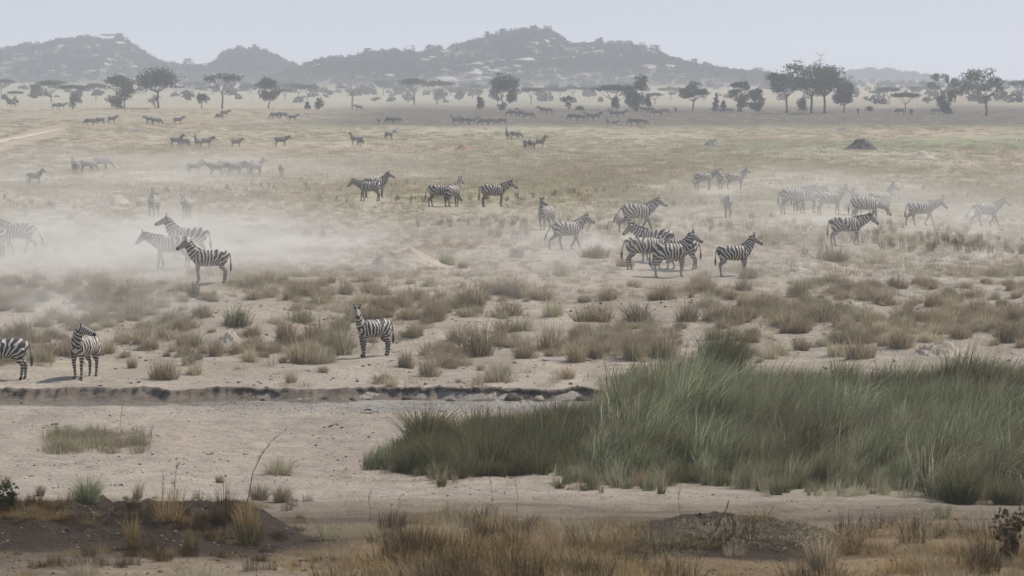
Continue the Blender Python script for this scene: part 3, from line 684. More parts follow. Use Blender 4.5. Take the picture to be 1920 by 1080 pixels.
# single trees standing on the hill crests
crest = [(0, 1026, 68, 30, 17, 'round dark tree on the very top of the central hill'), (0, 912, 84, 14, 17, 'small tree left of the peak on the central hill'), (0, 770, 103, 26, 19, 'dense tree on the left arm of the central hill'),
 (0, 745, 104, 20, 13, 'low round tree left of the dense tree on the hill arm'), (0, 1120, 93, 22, 18, 'pale open tree on the right ridge of the central hill'), (0, 1226, 102, 30, 18, 'flat tree at the right shoulder of the central hill'),
 (0, 690, 112, 24, 16, 'rounded bush tree on the left arm of the hill'), (1, 352, 131, 24, 19, 'tree in the saddle left of the small knoll'), (1, 212, 82, 38, 15, 'broad dark tree on top of the left hill'), (1, 232, 88, 24, 16, 'tree at the right brow of the left hill'),
 (1, 75, 92, 18, 9, 'small flat tree on the crest of the left hill'), (1, 488, 99, 18, 14, 'bare topped tree on the small knoll'), (1, 458, 99, 18, 13, 'bushy tree on the left side of the knoll'), (0, 1290, 125, 14, 12, 'rounded tree low on the right end of the central hill'), (0, 1150, 94, 34, 13, 'wide bushy tree on the right ridge'), (0, 945, 76, 20, 13, 'bush tree just left of the central peak'), (0, 995, 70, 26, 11, 'low dark tree on the central peak beside the round tree')]
for i, (k, px, by, wp, hp, lab) in enumerate(crest):
    Yc = HILLS[k][2][2]; x = (px - 960) / F * Yc; yy = np.arange(Yc - 120, Yc + 60, 3.); zz = HILLS[k][1](np.full_like(yy, x), yy); j = int(np.argmax((zz - HC) / yy)); mpp = yy[j] / F
    t = make_tree('hill_tree', 'bushy' if wp < 32 or i % 2 else 'umbrella', hp * mpp * 1.15, wp * mpp * 1.1, 300 + i, M_HILLB); t.location = (x, yy[j], zz[j] - .4); tag(t, lab, 'tree', None)

# ------------------------------------------------------------ zebras
zb = N('zebra_coat')
sa = zb.n('Attribute', attribute_name='pha').outputs['Vector']; sw = zb.n('Attribute', attribute_name='wgt').outputs['Vector']
A = zb.n('SeparateXYZ', {0: sa}).outputs; Wt = zb.n('SeparateXYZ', {0: sw}).outputs; pl = zb.attr('phl'); wl = zb.attr('wgl'); tint = zb.attr('tint')
tco = zb.n('TexCoord').outputs['Object']; rnd = zb.n('ObjectInfo').outputs['Random']
nz = zb.n('TexNoise', {'Vector': zb.n('VectorMath', {0: tco, 1: zb.n('CombineXYZ', {0: zb.math('MULTIPLY', rnd, 40)}).outputs[0]}, operation='ADD').outputs[0], 'Scale': 3.0, 'Detail': 2}).outputs[0]
nzo = zb.math('ADD', zb.math('MULTIPLY', zb.math('SUBTRACT', nz, .5), 1.9), rnd)
tot = None
for ph, wt in ((A[0], Wt[0]), (A[1], Wt[1]), (A[2], Wt[2]), (pl, wl)):
    s = zb.math('SINE', zb.math('MULTIPLY', zb.math('ADD', ph, nzo), 6.28318)); s = zb.math('MULTIPLY', s, wt); tot = s if tot is None else zb.math('ADD', tot, s)
m = zb.math('ADD', zb.math('MULTIPLY', zb.math('ADD', tot, .30), 3.0), .5, clamp=True)
colz = zb.mix(m, (.54, .50, .43), (.024, .019, .017))
colz = zb.mix(zb.ramp(tint, .05, .95), colz, (.022, .019, .017)); colz = zb.mix(zb.ramp(tint, -.05, -.95), colz, (.60, .55, .47))
colz = zb.mix(zb.math('MULTIPLY', zb.math('ADD', .02, zb.noise(tco, 2.2, 4)), .30), colz, (.22, .175, .13))
M_ZEB = zb.finish(zb.n('BsdfPrincipled', {'Base Color': colz, 'Roughness': .6, 'Specular IOR Level': .3}).outputs[0])
M_ZEBF = M_ZEB.copy(); M_ZEBF.name = 'zebra_coat_painted_shade'  # far copy: wider black stripes put the backlit shade into the coat
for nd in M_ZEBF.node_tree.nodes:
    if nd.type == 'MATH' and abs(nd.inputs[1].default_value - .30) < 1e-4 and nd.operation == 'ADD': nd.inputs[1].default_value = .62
M_DARKHAIR = plain_mat('dark_hair', (.02, .016, .014), (.07, .05, .04), 8)
M_EYE = plain_mat('dark_eye', (.01, .008, .006), (.02, .015, .01), 8, .15)

def etube(P, rad, frame_up=(0, 1, 0), seg=14):
    """closed tapered tube, elliptic rings (r_side, r_up)"""
    P = [Vector(p) for p in P]; V = []; Fq = []; side = Vector(frame_up).normalized()
    n = len(P)
    for i, p in enumerate(P):
        d = (P[min(i + 1, n - 1)] - P[max(i - 1, 0)]).normalized(); s = (side - d * side.dot(d)).normalized(); u = d.cross(s)
        rs, ru = rad[i] if isinstance(rad[i], tuple) else (rad[i], rad[i])
        for k in range(seg):
            t = 2 * math.pi * k / seg; V.append(p + s * math.cos(t) * rs + u * math.sin(t) * ru)
    for i in range(n - 1):
        for k in range(seg): Fq.append((i * seg + k, i * seg + (k + 1) % seg, (i + 1) * seg + (k + 1) % seg, (i + 1) * seg + k))
    V.append(P[0]); a = len(V) - 1; V.append(P[-1]); b = len(V) - 1
    for k in range(seg): Fq.append((a, (k + 1) % seg, k)); Fq.append((b, (n - 1) * seg + k, (n - 1) * seg + (k + 1) % seg))
    return V, Fq
def seg_param(Q, P):
    """distance of points Q to polyline P and arc length of the closest point"""
    P = np.array([tuple(p) for p in P]); best = np.full(len(Q), 1e9); par = np.zeros(len(Q)); L = 0
    for a, b in zip(P[:-1], P[1:]):
        ab = b - a; l = np.linalg.norm(ab); t = np.clip(((Q - a) @ ab) / (l * l), 0, 1); d = np.linalg.norm(Q - (a + t[:, None] * ab), axis=1)
        m = d < best; best[m] = d[m]; par[m] = L + t[m] * l; L += l
    return best, par
def rot(yaw, pitch): return Vector((math.cos(pitch) * math.cos(yaw), math.cos(pitch) * math.sin(yaw), math.sin(pitch)))
ZC = {}
def zebra_source(pose, voxel):
    neck_p, neck_y, head_p, head_y, stride = POSES[pose]
    b0 = Vector((.46, 0, 1.04)); nl = .62
    d0 = rot(R(neck_y) * .35, R(neck_p) * .8); d1 = rot(R(neck_y), R(neck_p))
    p1 = b0 + d0 * nl * .38; p2 = p1 + d1 * nl * .34; p3 = p2 + rot(R(neck_y), R(neck_p + 4)) * nl * .34
    NP = [b0, p1, p2, p3]; hd = rot(R(head_y), R(head_p)); HL = .54; hb = p3 - hd * .04
    HP = [hb, hb + hd * HL * .3, hb + hd * HL * .62, hb + hd * HL * .86, hb + hd * HL]
    sidev = Vector((-math.sin(R(head_y)), math.cos(R(head_y)), 0)); nside = Vector((-math.sin(R(neck_y)), math.cos(R(neck_y)), 0))
    parts = []
    parts.append(etube([(-.76, 0, 1.0), (-.72, 0, 1.02), (-.60, 0, 1.01), (-.42, 0, .99), (-.18, 0, .965), (.08, 0, .955), (.30, 0, .97), (.48, 0, .98), (.60, 0, .99), (.66, 0, 1.0)],
                       [(.08, .08), (.17, .21), (.235, .285), (.28, .32), (.31, .32), (.315, .33), (.275, .32), (.20, .265), (.14, .19), (.05, .07)], (0, 1, 0), 18))
    parts.append(etube(NP, [(.17, .28), (.135, .22), (.108, .17), (.085, .13)], nside, 14))
    parts.append(etube([hb - hd * .06] + HP, [(.055, .065), (.098, .125), (.096, .13), (.076, .094), (.07, .077), (.04, .045)], sidev, 12))
    legs = []
    for s in (1, -1):
        f = stride[0] * s; h_ = stride[1] * s
        L = [(.44, .13 * s, .98), (.42, .13 * s, .78), (.44 + f * .5, .125 * s, .45), (.43 + f + (-.06 if f < 0 else 0), .12 * s, .13), (.44 + f, .12 * s, .07), (.47 + f, .12 * s, 0.0)]
        parts.append(etube(L, [(.105, .16), (.095, .125), (.052, .060), (.037, .042), (.042, .048), (.050, .058)], (0, 1, 0), 10)); legs.append(L)
        L = [(-.54, .13 * s, 1.0), (-.46, .145 * s, .80), (-.50 + h_ * .3, .135 * s, .62), (-.64 + h_ * .75, .125 * s, .46), (-.61 + h_, .12 * s, .13), (-.60 + h_, .12 * s, .07), (-.56 + h_, .12 * s, 0.0)]
        parts.append(etube(L, [(.145, .21), (.135, .18), (.088, .115), (.052, .064), (.039, .044), (.043, .049), (.051, .060)], (0, 1, 0), 10)); legs.append(L)
    V, Fq = join([(v, [q if len(q) == 4 else (*q, q[-1]) for q in f]) for v, f in parts])
    me = bpy.data.meshes.new('tmp'); me.from_pydata([tuple(v) for v in V], [], [tuple(dict.fromkeys(q)) for q in Fq]); me.update()
    o = bpy.data.objects.new('tmp', me); TS = bpy.data.scenes.get('bench') or bpy.data.scenes.new('bench'); TS.collection.objects.link(o)
    m = o.modifiers.new('r', 'REMESH'); m.mode = 'VOXEL'; m.voxel_size = voxel
    m = o.modifiers.new('s', 'SMOOTH'); m.factor = .5; m.iterations = 4
    vl = TS.view_layers[0]; vl.update(); dg = vl.depsgraph; me2 = bpy.data.meshes.new_from_object(o.evaluated_get(dg)); me2.name = 'zebra_body'
    bpy.data.objects.remove(o)
    n = len(me2.vertices); Q = np.empty(n * 3, np.float32); me2.vertices.foreach_get('co', Q); Q = Q.reshape(-1, 3).astype(float)
    x, y, z = Q.T
    # region weights
    dn, sn = seg_param(Q, [b0 - d0 * .05] + NP[1:]); dh, sh = seg_param(Q, HP); dl = np.full(n, 9.)
    for L in legs:
        d, _ = seg_param(Q, L[1:]); dl = np.minimum(dl, d)
    wh = np.clip((1 - smooth(.11, .17, dh)), 0, 1) * smooth(-.03, .03, (Q - np.array(hb)) @ np.array(hd) + .0)
    fwd = (Q - np.array(b0)) @ np.array(d0)
    wn = smooth(.02, .16, fwd) * (1 - smooth(.24, .34, dn)) * (1 - wh); wn = np.where(z < .74, 0, wn)
    lw_b = (1 - smooth(.60, .82, z)) * (x < -.15) * (1 - smooth(.16, .26, dl)); lw_f = (1 - smooth(.66, .80, z)) * (x >= -.15) * (1 - smooth(.13, .2, dl))
    wl_ = np.clip(np.maximum(lw_b, lw_f), 0, 1) * (1 - wh) * (1 - wn); wb = np.clip(1 - wh - wn - wl_, 0, 1)
    # phases
    th = np.arctan2(-(x + .02), np.maximum(z - .50, .02)); pb = np.where(x > -.02, x / .125, -th * .5 / .125) + .25 * np.abs(y)
    pb = pb + .0
    pn = sn / .118; phd = sh / .06; plg = z / .092
    tint = np.zeros(n)
    sharp = smooth(.41, .46, sh) * (wh > .4); tint = np.maximum(tint, sharp)
    tint = np.where((z < .055), 1, tint); tint = np.where((z < .60) & (z > .05) & (wl_ > .5), np.maximum(tint, .38), tint)
    belly = (1 - smooth(.66, .73, z)) * (np.abs(x) < .35) * wb; tint = np.where(belly > .3, -belly * .6, tint)
    fattr(me2, 'pha', np.stack([pb, pn, phd], -1), 3); fattr(me2, 'wgt', np.stack([wb, wn, wh], -1), 3); fattr(me2, 'phl', plg); fattr(me2, 'wgl', wl_); fattr(me2, 'tint', tint)
    me2.materials.clear(); me2.materials.append(M_ZEB)
    for p in me2.polygons: p.use_smooth = True
    # mane: upright fin of hair along the neck crest, striped like the neck
    up = d1.cross(nside) * -1
    if up.z < 0 and neck_p > -30: up = -up
    if neck_p <= -30: up = (d1.cross(nside)); up = up if up.x > 0 or up.z > 0 else -up
    crest = []; arc = 0; prev = None
    NPP = [b0 - d0 * .12] + NP + [p3 + hd * .06]
    def lerpP(t):
        k = min(int(t), len(NPP) - 2); return NPP[k].lerp(NPP[k + 1], t - k)
    crw = [.25, .26, .195, .145, .115, .12]
    Vm, Fm, Pn, Tn = [], [], [], []
    K = 26
    for i in range(K):
        t = (len(NPP) - 1) * i / (K - 1); c = lerpP(t); tt = i / (K - 1)
        d = (lerpP(min(t + .05, len(NPP) - 1)) - lerpP(max(t - .05, 0))).normalized(); u = nside.cross(d); u = u if u.dot(up) > 0 else -u
        base = float(np.interp(t, range(6), crw)); hgt = .085 * math.sin(math.pi * min(1, .12 + tt * .9)) ** .5 + .012 * math.sin(i * 2.4)
        if prev is not None: arc += (c - prev).length
        prev = c
        for s, hh, wdt in ((1, base - .05, .022), (1, base + hgt * .6, .02), (1, base + hgt, .006), (-1, base + hgt, .006), (-1, base + hgt * .6, .02), (-1, base - .05, .022)):
            Vm.append(c + u * hh + nside * s * wdt); Pn.append(arc - .10); Tn.append(.75 if hh > base + hgt * .9 else 0)
    for i in range(K - 1):
        for j in range(5): a = i * 6 + j; Fm.append((a, a + 1, a + 7, a + 6))
    for e in (0, (K - 1) * 6): Fm.append((e, e + 1, e + 4, e + 5)); Fm.append((e + 1, e + 2, e + 3, e + 4))
    mm = mesh_obj('mane', Vm, Fm, M_ZEB, None, True, False); n2 = len(Vm)
    fattr(mm.data, 'pha', np.stack([np.zeros(n2), np.array(Pn) / .118, np.zeros(n2)], -1), 3); fattr(mm.data, 'wgt', np.tile([0, 1, 0], (n2, 1)), 3); fattr(mm.data, 'phl', np.zeros(n2)); fattr(mm.data, 'wgl', np.zeros(n2)); fattr(mm.data, 'tint', Tn)
    # tail
    sw_ = stride[2]
    TP = [(-.72, 0, 1.20), (-.80, .01, 1.12), (-.83 - sw_ * .4, .02, .95), (-.84 - sw_ * .8, .03, .80), (-.845 - sw_ * 1.1, .03, .68), (-.84 - sw_ * 1.3, .03, .52), (-.83 - sw_ * 1.4, .03, .42)]
    V, Fq = etube(TP, [.03, .03, .023, .024, .042, .045, .008], (0, 1, 0), 8); Fq = [q if len(q) == 4 else (*q, q[-1]) for q in Fq]
    tl_me = bpy.data.meshes.new('tail'); tl_me.from_pydata([tuple(v) for v in V], [], [tuple(dict.fromkeys(q)) for q in Fq]); tl_me.materials.append(M_ZEB)
    Qt = np.array([tuple(v) for v in V]); nt_ = len(V); fattr(tl_me, 'pha', np.zeros((nt_, 3)), 3); fattr(tl_me, 'wgt', np.zeros((nt_, 3)), 3); fattr(tl_me, 'phl', Qt[:, 2] / .06); fattr(tl_me, 'wgl', np.full(nt_, .7)); fattr(tl_me, 'tint', (Qt[:, 2] < .78) * 1.)
    for p in tl_me.polygons: p.use_smooth = True
    # ears: leaf shaped cups; eyes
    hup = hd.cross(sidev); hup = hup if hup.dot(nside.cross(d1)) * 0 + (hup.dot(Vector((0, 0, 1)) if abs(head_p) < 70 else d1)) > 0 else -hup
    ears = []
    for s in (1, -1):
        b = hb + hd * .02 + hup * .085 + sidev * s * .06; e = b + (hup * .8 - hd * .45 + sidev * s * .30).normalized() * .19
        V, Fq = etube([b, b.lerp(e, .25), b.lerp(e, .6), b.lerp(e, .85), e], [(.025, .02), (.048, .02), (.05, .018), (.03, .012), (.004, .004)], sidev, 8)
        em = bpy.data.meshes.new('ear'); em.from_pydata([tuple(v) for v in V], [], [tuple(dict.fromkeys(q)) for q in Fq]); em.materials.append(M_ZEB); q_ = len(V)
        tt = np.array([max(0, min(1, ((Vector(v) - b).dot(e - b)) / (e - b).length_squared)) for v in V])
        fattr(em, 'pha', np.zeros((q_, 3)), 3); fattr(em, 'wgt', np.zeros((q_, 3)), 3); fattr(em, 'phl', np.zeros(q_)); fattr(em, 'wgl', np.zeros(q_))
        fattr(em, 'tint', np.where(tt > .72, 1., np.where(tt > .42, -.9, np.where(tt > .2, .9, -.8))))
        for p in em.polygons: p.use_smooth = True
        ears.append(em)
    eyes = []
    for s in (1, -1):
        bm = bmesh.new(); bmesh.ops.create_icosphere(bm, subdivisions=1, radius=.021); c = hb + hd * .15 + hup * .05 + sidev * s * .077
        bmesh.ops.translate(bm, verts=bm.verts, vec=c); em = bpy.data.meshes.new('eye'); bm.to_mesh(em); bm.free(); em.materials.append(M_EYE); eyes.append(em)
    return dict(body=me2, mane=mm.data, tail=tl_me, ears=ears, eyes=eyes)
# neck pitch, neck yaw, head pitch, head yaw, (front stride, hind stride, tail swing)
POSES = {
 'alert':   (56, 0, -32, 0, (.02, .04, .0)),
 'high':    (62, 0, -24, 0, (.05, -.03, .03)),
 'alert2':  (50, 8, -36, 14, (-.05, .10, .04)),
 'level2':  (27, -10, -46, -14, (.08, -.06, .01)),
 'graze2':  (-30, 12, -58, 10, (-.10, .10, .05)),
 'level':   (34, 0, -42, 0, (.03, .05, .02)),
 'walk':    (40, 0, -30, 0, (.24, -.26, .22)),
 'walklow': (22, 0, -48, 0, (.22, -.22, .05)),
 'graze':   (-44, 0, -62, 0, (.12, .05, .02)),
 'lookL':   (60, 35, -22, 62, (.02, .03, .0)),
 'lookR':   (58, -38, -26, -95, (.03, .04, .0)),
 'backL':   (54, 52, -24, 112, (.02, .04, .0)),
}
VOX_NEAR, VOX_FAR = .021, .05
def zsrc(pose, far):
    k = (pose, far)
    if k not in ZC: ZC[k] = zebra_source(pose, VOX_FAR if far else VOX_NEAR)
    return ZC[k]
def place_zebra(px, py, hdg, pose, scale, label, group=None, dy=0):
    if (px * 7 + py) % 2 and pose + '2' in POSES: pose = pose + '2'
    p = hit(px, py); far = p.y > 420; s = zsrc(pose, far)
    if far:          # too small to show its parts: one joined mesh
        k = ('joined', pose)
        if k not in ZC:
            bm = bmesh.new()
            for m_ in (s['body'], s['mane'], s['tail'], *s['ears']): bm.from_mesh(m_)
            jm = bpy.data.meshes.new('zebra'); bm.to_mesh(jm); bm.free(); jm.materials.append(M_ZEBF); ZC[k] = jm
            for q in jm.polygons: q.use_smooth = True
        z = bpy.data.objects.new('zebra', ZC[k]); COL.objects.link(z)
    else:
        z = empty('zebra')
        for nm, me_ in [('body', s['body']), ('mane', s['mane']), ('tail', s['tail'])] + [('ear', e) for e in s['ears']] + ([('eye', e) for e in s['eyes']] if p.y < 240 else []):
            c = bpy.data.objects.new(nm, me_); COL.objects.link(c); c.parent = z
    z.location = p + Vector((0, 0, -.01)); z.rotation_euler = (0, 0, R(hdg)); q_ = random.Random(int(px)); scale *= 1.1 if far else 1.0; z.scale = (scale * q_.uniform(.95, 1.05), scale * q_.uniform(.94, 1.1), scale * q_.uniform(.97, 1.04))
    return tag(z, label, 'zebra', group)
GA, GB, GC, GD, GE = 'zebras near the riverbank', 'zebras standing in the dust', 'zebras in the middle of the plain', 'zebras far off on the plain', 'dark herd along the tree line'
ZEB = [
 (700, 668, 214, 'lookL', .93, 'zebra on the sandy bank turning its face to the camera, shadow before it', GA),
 (158, 708, 250, 'backL', .98, 'zebra near the left edge looking back over its shoulder, standing on its shadow', GA),
 (6, 712, 182, 'graze', .98, 'zebra cut by the left edge above the riverbank, only its rump showing', GA),
 (392, 530, 188, 'alert', 1.0, 'nearest of the dust cloud zebras, facing left, sharp against the dust', GB),
 (322, 503, 186, 'level', 1.05, 'pale zebra half veiled by dust, its head left of the other two', GB),
 (352, 486, 178, 'high', 1.1, 'hindmost of three zebras in the dust, dark mane over the others', GB),
 (32, 476, 176, 'walk', 1.08, 'zebra leaving at the left edge with its tail swinging in the dust', GB),
 (-24, 482, 182, 'level', 1.05, 'striped rump at the left edge in front of the walking zebra', GB),
 (288, 410, 262, 'lookL', 1.02, 'zebra facing the camera, left one of a pair above the dust', GC),
 (350, 411, 268, 'level', .95, 'zebra facing the camera, right one of a pair above the dust', GC),
 (65, 347, 4, 'alert', .80, 'small dark brown zebra alone at the far left, facing right', GC),
 (140, 326, 108, 'level', 1.0, 'dark zebra at the left end of the hazy trio on the left plain', GC),
 (164, 325, 30, 'graze', 1.0, 'white striped zebra in the middle of the hazy trio', GC),
 (190, 321, 2, 'graze', 1.05, 'dark zebra lowering its head at the right of the hazy trio', GC),
 (365, 327, 6, 'alert', .86, 'hazy foal coloured zebra standing left of the tight group', GC),
 (404, 331, 192, 'level', 1.0, 'leftmost zebra of the tight group in the haze', GC),
 (424, 329, 170, 'graze', 1.0, 'second zebra from the left in the tight hazy group', GC),
 (440, 331, 20, 'level', 1.02, 'brightly striped zebra in the middle of the tight hazy group', GC),
 (462, 329, 8, 'graze', 1.0, 'zebra right of the middle in the tight hazy group', GC),
 (480, 330, 35, 'high', 1.0, 'zebra with raised head at the right end of the tight hazy group', GC),
 (528, 333, 272, 'graze', .92, 'lone zebra seen from the front right of the tight hazy group', GC),
 (331, 276, 10, 'high', 1.0, 'zebra with raised head at the left of the far left group', GD),
 (347, 278, 150, 'graze', .9, 'low dark zebra between its two neighbours in the far left group', GD),
 (371, 279, 250, 'high', 1.05, 'zebra facing the camera in the far left group', GD),
 (386, 278, 5, 'level', 1.0, 'pale striped zebra at the right of the far left group', GD),
 (443, 277, 3, 'level', .8, 'small zebra walking alone between two far groups at left', GD),
 (527, 276, 4, 'level', 1.0, 'well striped zebra standing alone right of the far left group', GD),
 (168, 236, 178, 'graze', 1., 'left zebra of the row of three below the pale track end', GD), (188, 234, 175, 'graze', 1., 'middle zebra of the row of three below the pale track end', GD), (210, 232, 2, 'level', 1., 'right zebra of the row of three below the pale track end', GD),
 (280, 233, 175, 'level', 1., 'left zebra of the grazing pair under the tall left acacia', GD), (293, 235, 3, 'graze', 1., 'right zebra of the grazing pair under the tall left acacia', GD), (334, 234, 8, 'level', 1., 'zebra facing right alone below the tall left acacia', GD),
 (104, 205, 2, 'level', 1., 'left zebra of two before the dark low bush', GE), (116, 205, 4, 'level', 1., 'right zebra of two before the dark low bush', GE), (24, 201, 180, 'graze', 1., 'tiny zebra near the left edge by the tree line', GE),
 (412, 224, 170, 'graze', .9, 'grey zebra under the thin trunked acacia', GD), (421, 220, 5, 'level', 1., 'reddish zebra behind the grey one under the thin trunked acacia', GD),
 (516, 224, 182, 'graze', 1.05, 'left dark zebra of the trio below the ragged tree', GD), (531, 224, 178, 'graze', 1.05, 'middle dark zebra of the trio below the ragged tree', GD), (549, 228, 4, 'level', 1., 'right striped zebra of the trio below the ragged tree', GD),
 (666, 272, 222, 'high', 1.0, 'zebra with raised head, left of a pair on the open plain', GD), (675, 276, 290, 'graze', 1.0, 'right zebra of a pair on the open plain, rump lit', GD), (730, 263, 40, 'level', .95, 'lone zebra seen from behind on the open middle plain', GD),
 (710, 233, 268, 'graze', .9, 'small dark zebra left of the broad dark pair', GD), (733, 233, 175, 'graze', 1.05, 'left zebra of the broad dark pair', GD), (743, 233, 4, 'graze', 1., 'right zebra of the broad dark pair', GD), (673, 208, 200, 'level', 1., 'tiny zebra at the foot of the leafless tree', GE),
 (855, 234, 178, 'high', 1.05, 'leftmost zebra of the long dark row left of the lone tree', GE), (871, 234, 182, 'level', 1.05, 'second zebra of the long dark row', GE), (886, 234, 2, 'level', 1., 'third zebra of the long dark row', GE), (908, 236, 170, 'graze', 1.05, 'fourth zebra of the long dark row, head down', GE), (922, 235, 10, 'graze', 1., 'fifth zebra of the long dark row', GE), (942, 234, 176, 'graze', .9, 'rightmost small zebra of the long dark row', GE),
 (962, 221, 180, 'graze', 1.25, 'bulky dark zebra below the lone tree', GE), (979, 221, 178, 'high', 1.2, 'zebra with raised ears right of the bulky dark one', GE), (990, 224, 4, 'graze', 1.2, 'zebra grazing behind the one with raised ears', GE), (1018, 214, 178, 'level', 1.1, 'left zebra of two standing far back right of the lone tree', GE), (1029, 214, 176, 'graze', 1., 'right zebra of two standing far back right of the lone tree', GE),
 (1075, 227, 180, 'graze', 1.15, 'leftmost zebra under the cone shaped bush', GE), (1090, 228, 2, 'graze', 1.1, 'zebra grazing right of the leftmost one under the cone shaped bush', GE), (1107, 226, 178, 'level', 1.1, 'zebra between the bush and the bowed head', GE), (1118, 226, 350, 'level', 1.1, 'zebra with its head bowed to the right under the wide acacia', GE),
 (1140, 237, 268, 'level', 1.05, 'dark zebra facing the camera nearest below the wide acacia', GE), (1150, 221, 178, 'high', 1.1, 'zebra with raised head under the wide acacia', GE), (1165, 221, 4, 'level', 1.1, 'zebra right of the raised head under the wide acacia', GE), (1153, 236, 3, 'level', .7, 'foal beside the dark zebra facing the camera', GE),
 (1188, 236, 178, 'graze', 1.1, 'zebra with head down under the tall ragged tree', GE), (1204, 236, 5, 'graze', 1.05, 'zebra following right of the one with head down', GE), (1207, 213, 180, 'level', 1.1, 'first zebra behind the ragged tree row', GE), (1220, 213, 178, 'graze', 1.1, 'second zebra behind the ragged tree row', GE), (1232, 219, 176, 'graze', 1.15, 'nearest big zebra right of the tall ragged tree', GE), (1246, 216, 2, 'graze', 1.1, 'last zebra at the right of the ragged tree row', GE), (1267, 212, 90, 'graze', 1., 'lone dark zebra seen from behind right of the herd', GE),
 (1347, 213, 180, 'graze', 1., 'zebra in front of the two narrow bushes', GE), (1365, 213, 2, 'graze', 1., 'zebra between the narrow bushes and the bushy low tree', GE), (1609, 215, 88, 'graze', 1.1, 'dark animal seen from behind right of the great acacia', GE), (1688, 216, 178, 'graze', 1.1, 'dark zebra left under the nearer small umbrella acacia', GE), (1709, 217, 92, 'graze', 1.1, 'dark zebra right under the nearer small umbrella acacia', GE), (1755, 215, 176, 'graze', 1., 'zebra by the leafy low tree near the right edge', GE),
 (951, 262, 262, 'high', 1., 'upright zebra facing the camera left of a striped rump', GD), (966, 263, 20, 'graze', 1., 'zebra with pale rump right of the upright one', GD), (985, 281, 95, 'graze', 1., 'left zebra of a trio on the plain below the lone tree', GD), (998, 281, 60, 'level', 1., 'middle zebra of a trio on the plain below the lone tree', GD), (1011, 279, 8, 'high', 1., 'right zebra of a trio, head raised to the right', GD),
 (692, 377, 182, 'level', 1.0, 'zebra facing left, front one of a crossed pair left of centre', GC), (704, 370, 8, 'alert', 1.05, 'zebra facing right behind the crossed pair front one', GC),
 (826, 387, 2, 'graze', 1.05, 'zebra with swinging tail, left one of a pair at centre', GC), (849, 388, 55, 'high', 1.05, 'zebra with head raised, right one of a pair at centre', GC), (926, 388, 3, 'level', 1.08, 'zebra facing right alone in the centre of the plain', GC),
 (1024, 432, 242, 'lookL', .98, 'zebra turned to the camera at the left of the dust kicking one', GC), (1064, 468, 22, 'walk', 1.0, 'walking zebra kicking up dust left of the group of five', GC), (1196, 436, 3, 'walk', 1.12, 'big zebra striding right with tail swung out', GC),
 (1209, 506, 14, 'graze', 1.08, 'zebra with rump left, hidden behind the front zebra of the cluster', GC), (1228, 492, 160, 'level', 1.12, 'zebra facing left, its head laid over the back of its neighbour', GC), (1258, 520, 12, 'alert', 1.1, 'front zebra of the cluster, facing right', GC), (1276, 506, 176, 'graze', 1., 'zebra lowering its head behind the front one of the cluster', GC),
 (1377, 517, 16, 'alert', 1.0, 'zebra standing alone right of the cluster, facing right', GC), (1365, 408, 268, 'graze', 1.02, 'grazing zebra seen from the front, alone above the cluster', GC),
 (1320, 357, 20, 'level', 1.05, 'left zebra of the trio in the upper haze', GC), (1350, 355, 92, 'level', 1.05, 'middle zebra of the trio, seen from behind', GC), (1379, 355, 14, 'alert', 1., 'right zebra of the trio in the upper haze', GC),
 (1490, 401, 4, 'level', 1.15, 'big zebra at the left end of the hazy right herd', GC), (1512, 399, 12, 'level', 1.1, 'dark zebra between the two leftmost of the right herd', GC), (1556, 403, 6, 'alert', 1.05, 'zebra with head up, second from the left in the right herd', GC), (1606, 403, 100, 'level', 1., 'dark zebra seen behind the rump of its neighbour in the right herd', GC),
 (1624, 417, 2, 'graze', 1.12, 'zebra stretching its head down to the right in the right herd', GC), (1652, 404, 30, 'high', 1.1, 'zebra with its head highest in the right herd', GC), (1588, 461, 4, 'level', 1.05, 'nearest zebra of the right herd, standing before a grass tuft', GC), (1728, 423, 2, 'walklow', 1.02, 'slim zebra walking right with its head low', GC), (1850, 424, 4, 'walk', .95, 'zebra walking near the right edge', GC),
]
for z in ZEB: place_zebra(*z)
if bpy.data.scenes.get('bench'): bpy.data.scenes.remove(bpy.data.scenes['bench'])

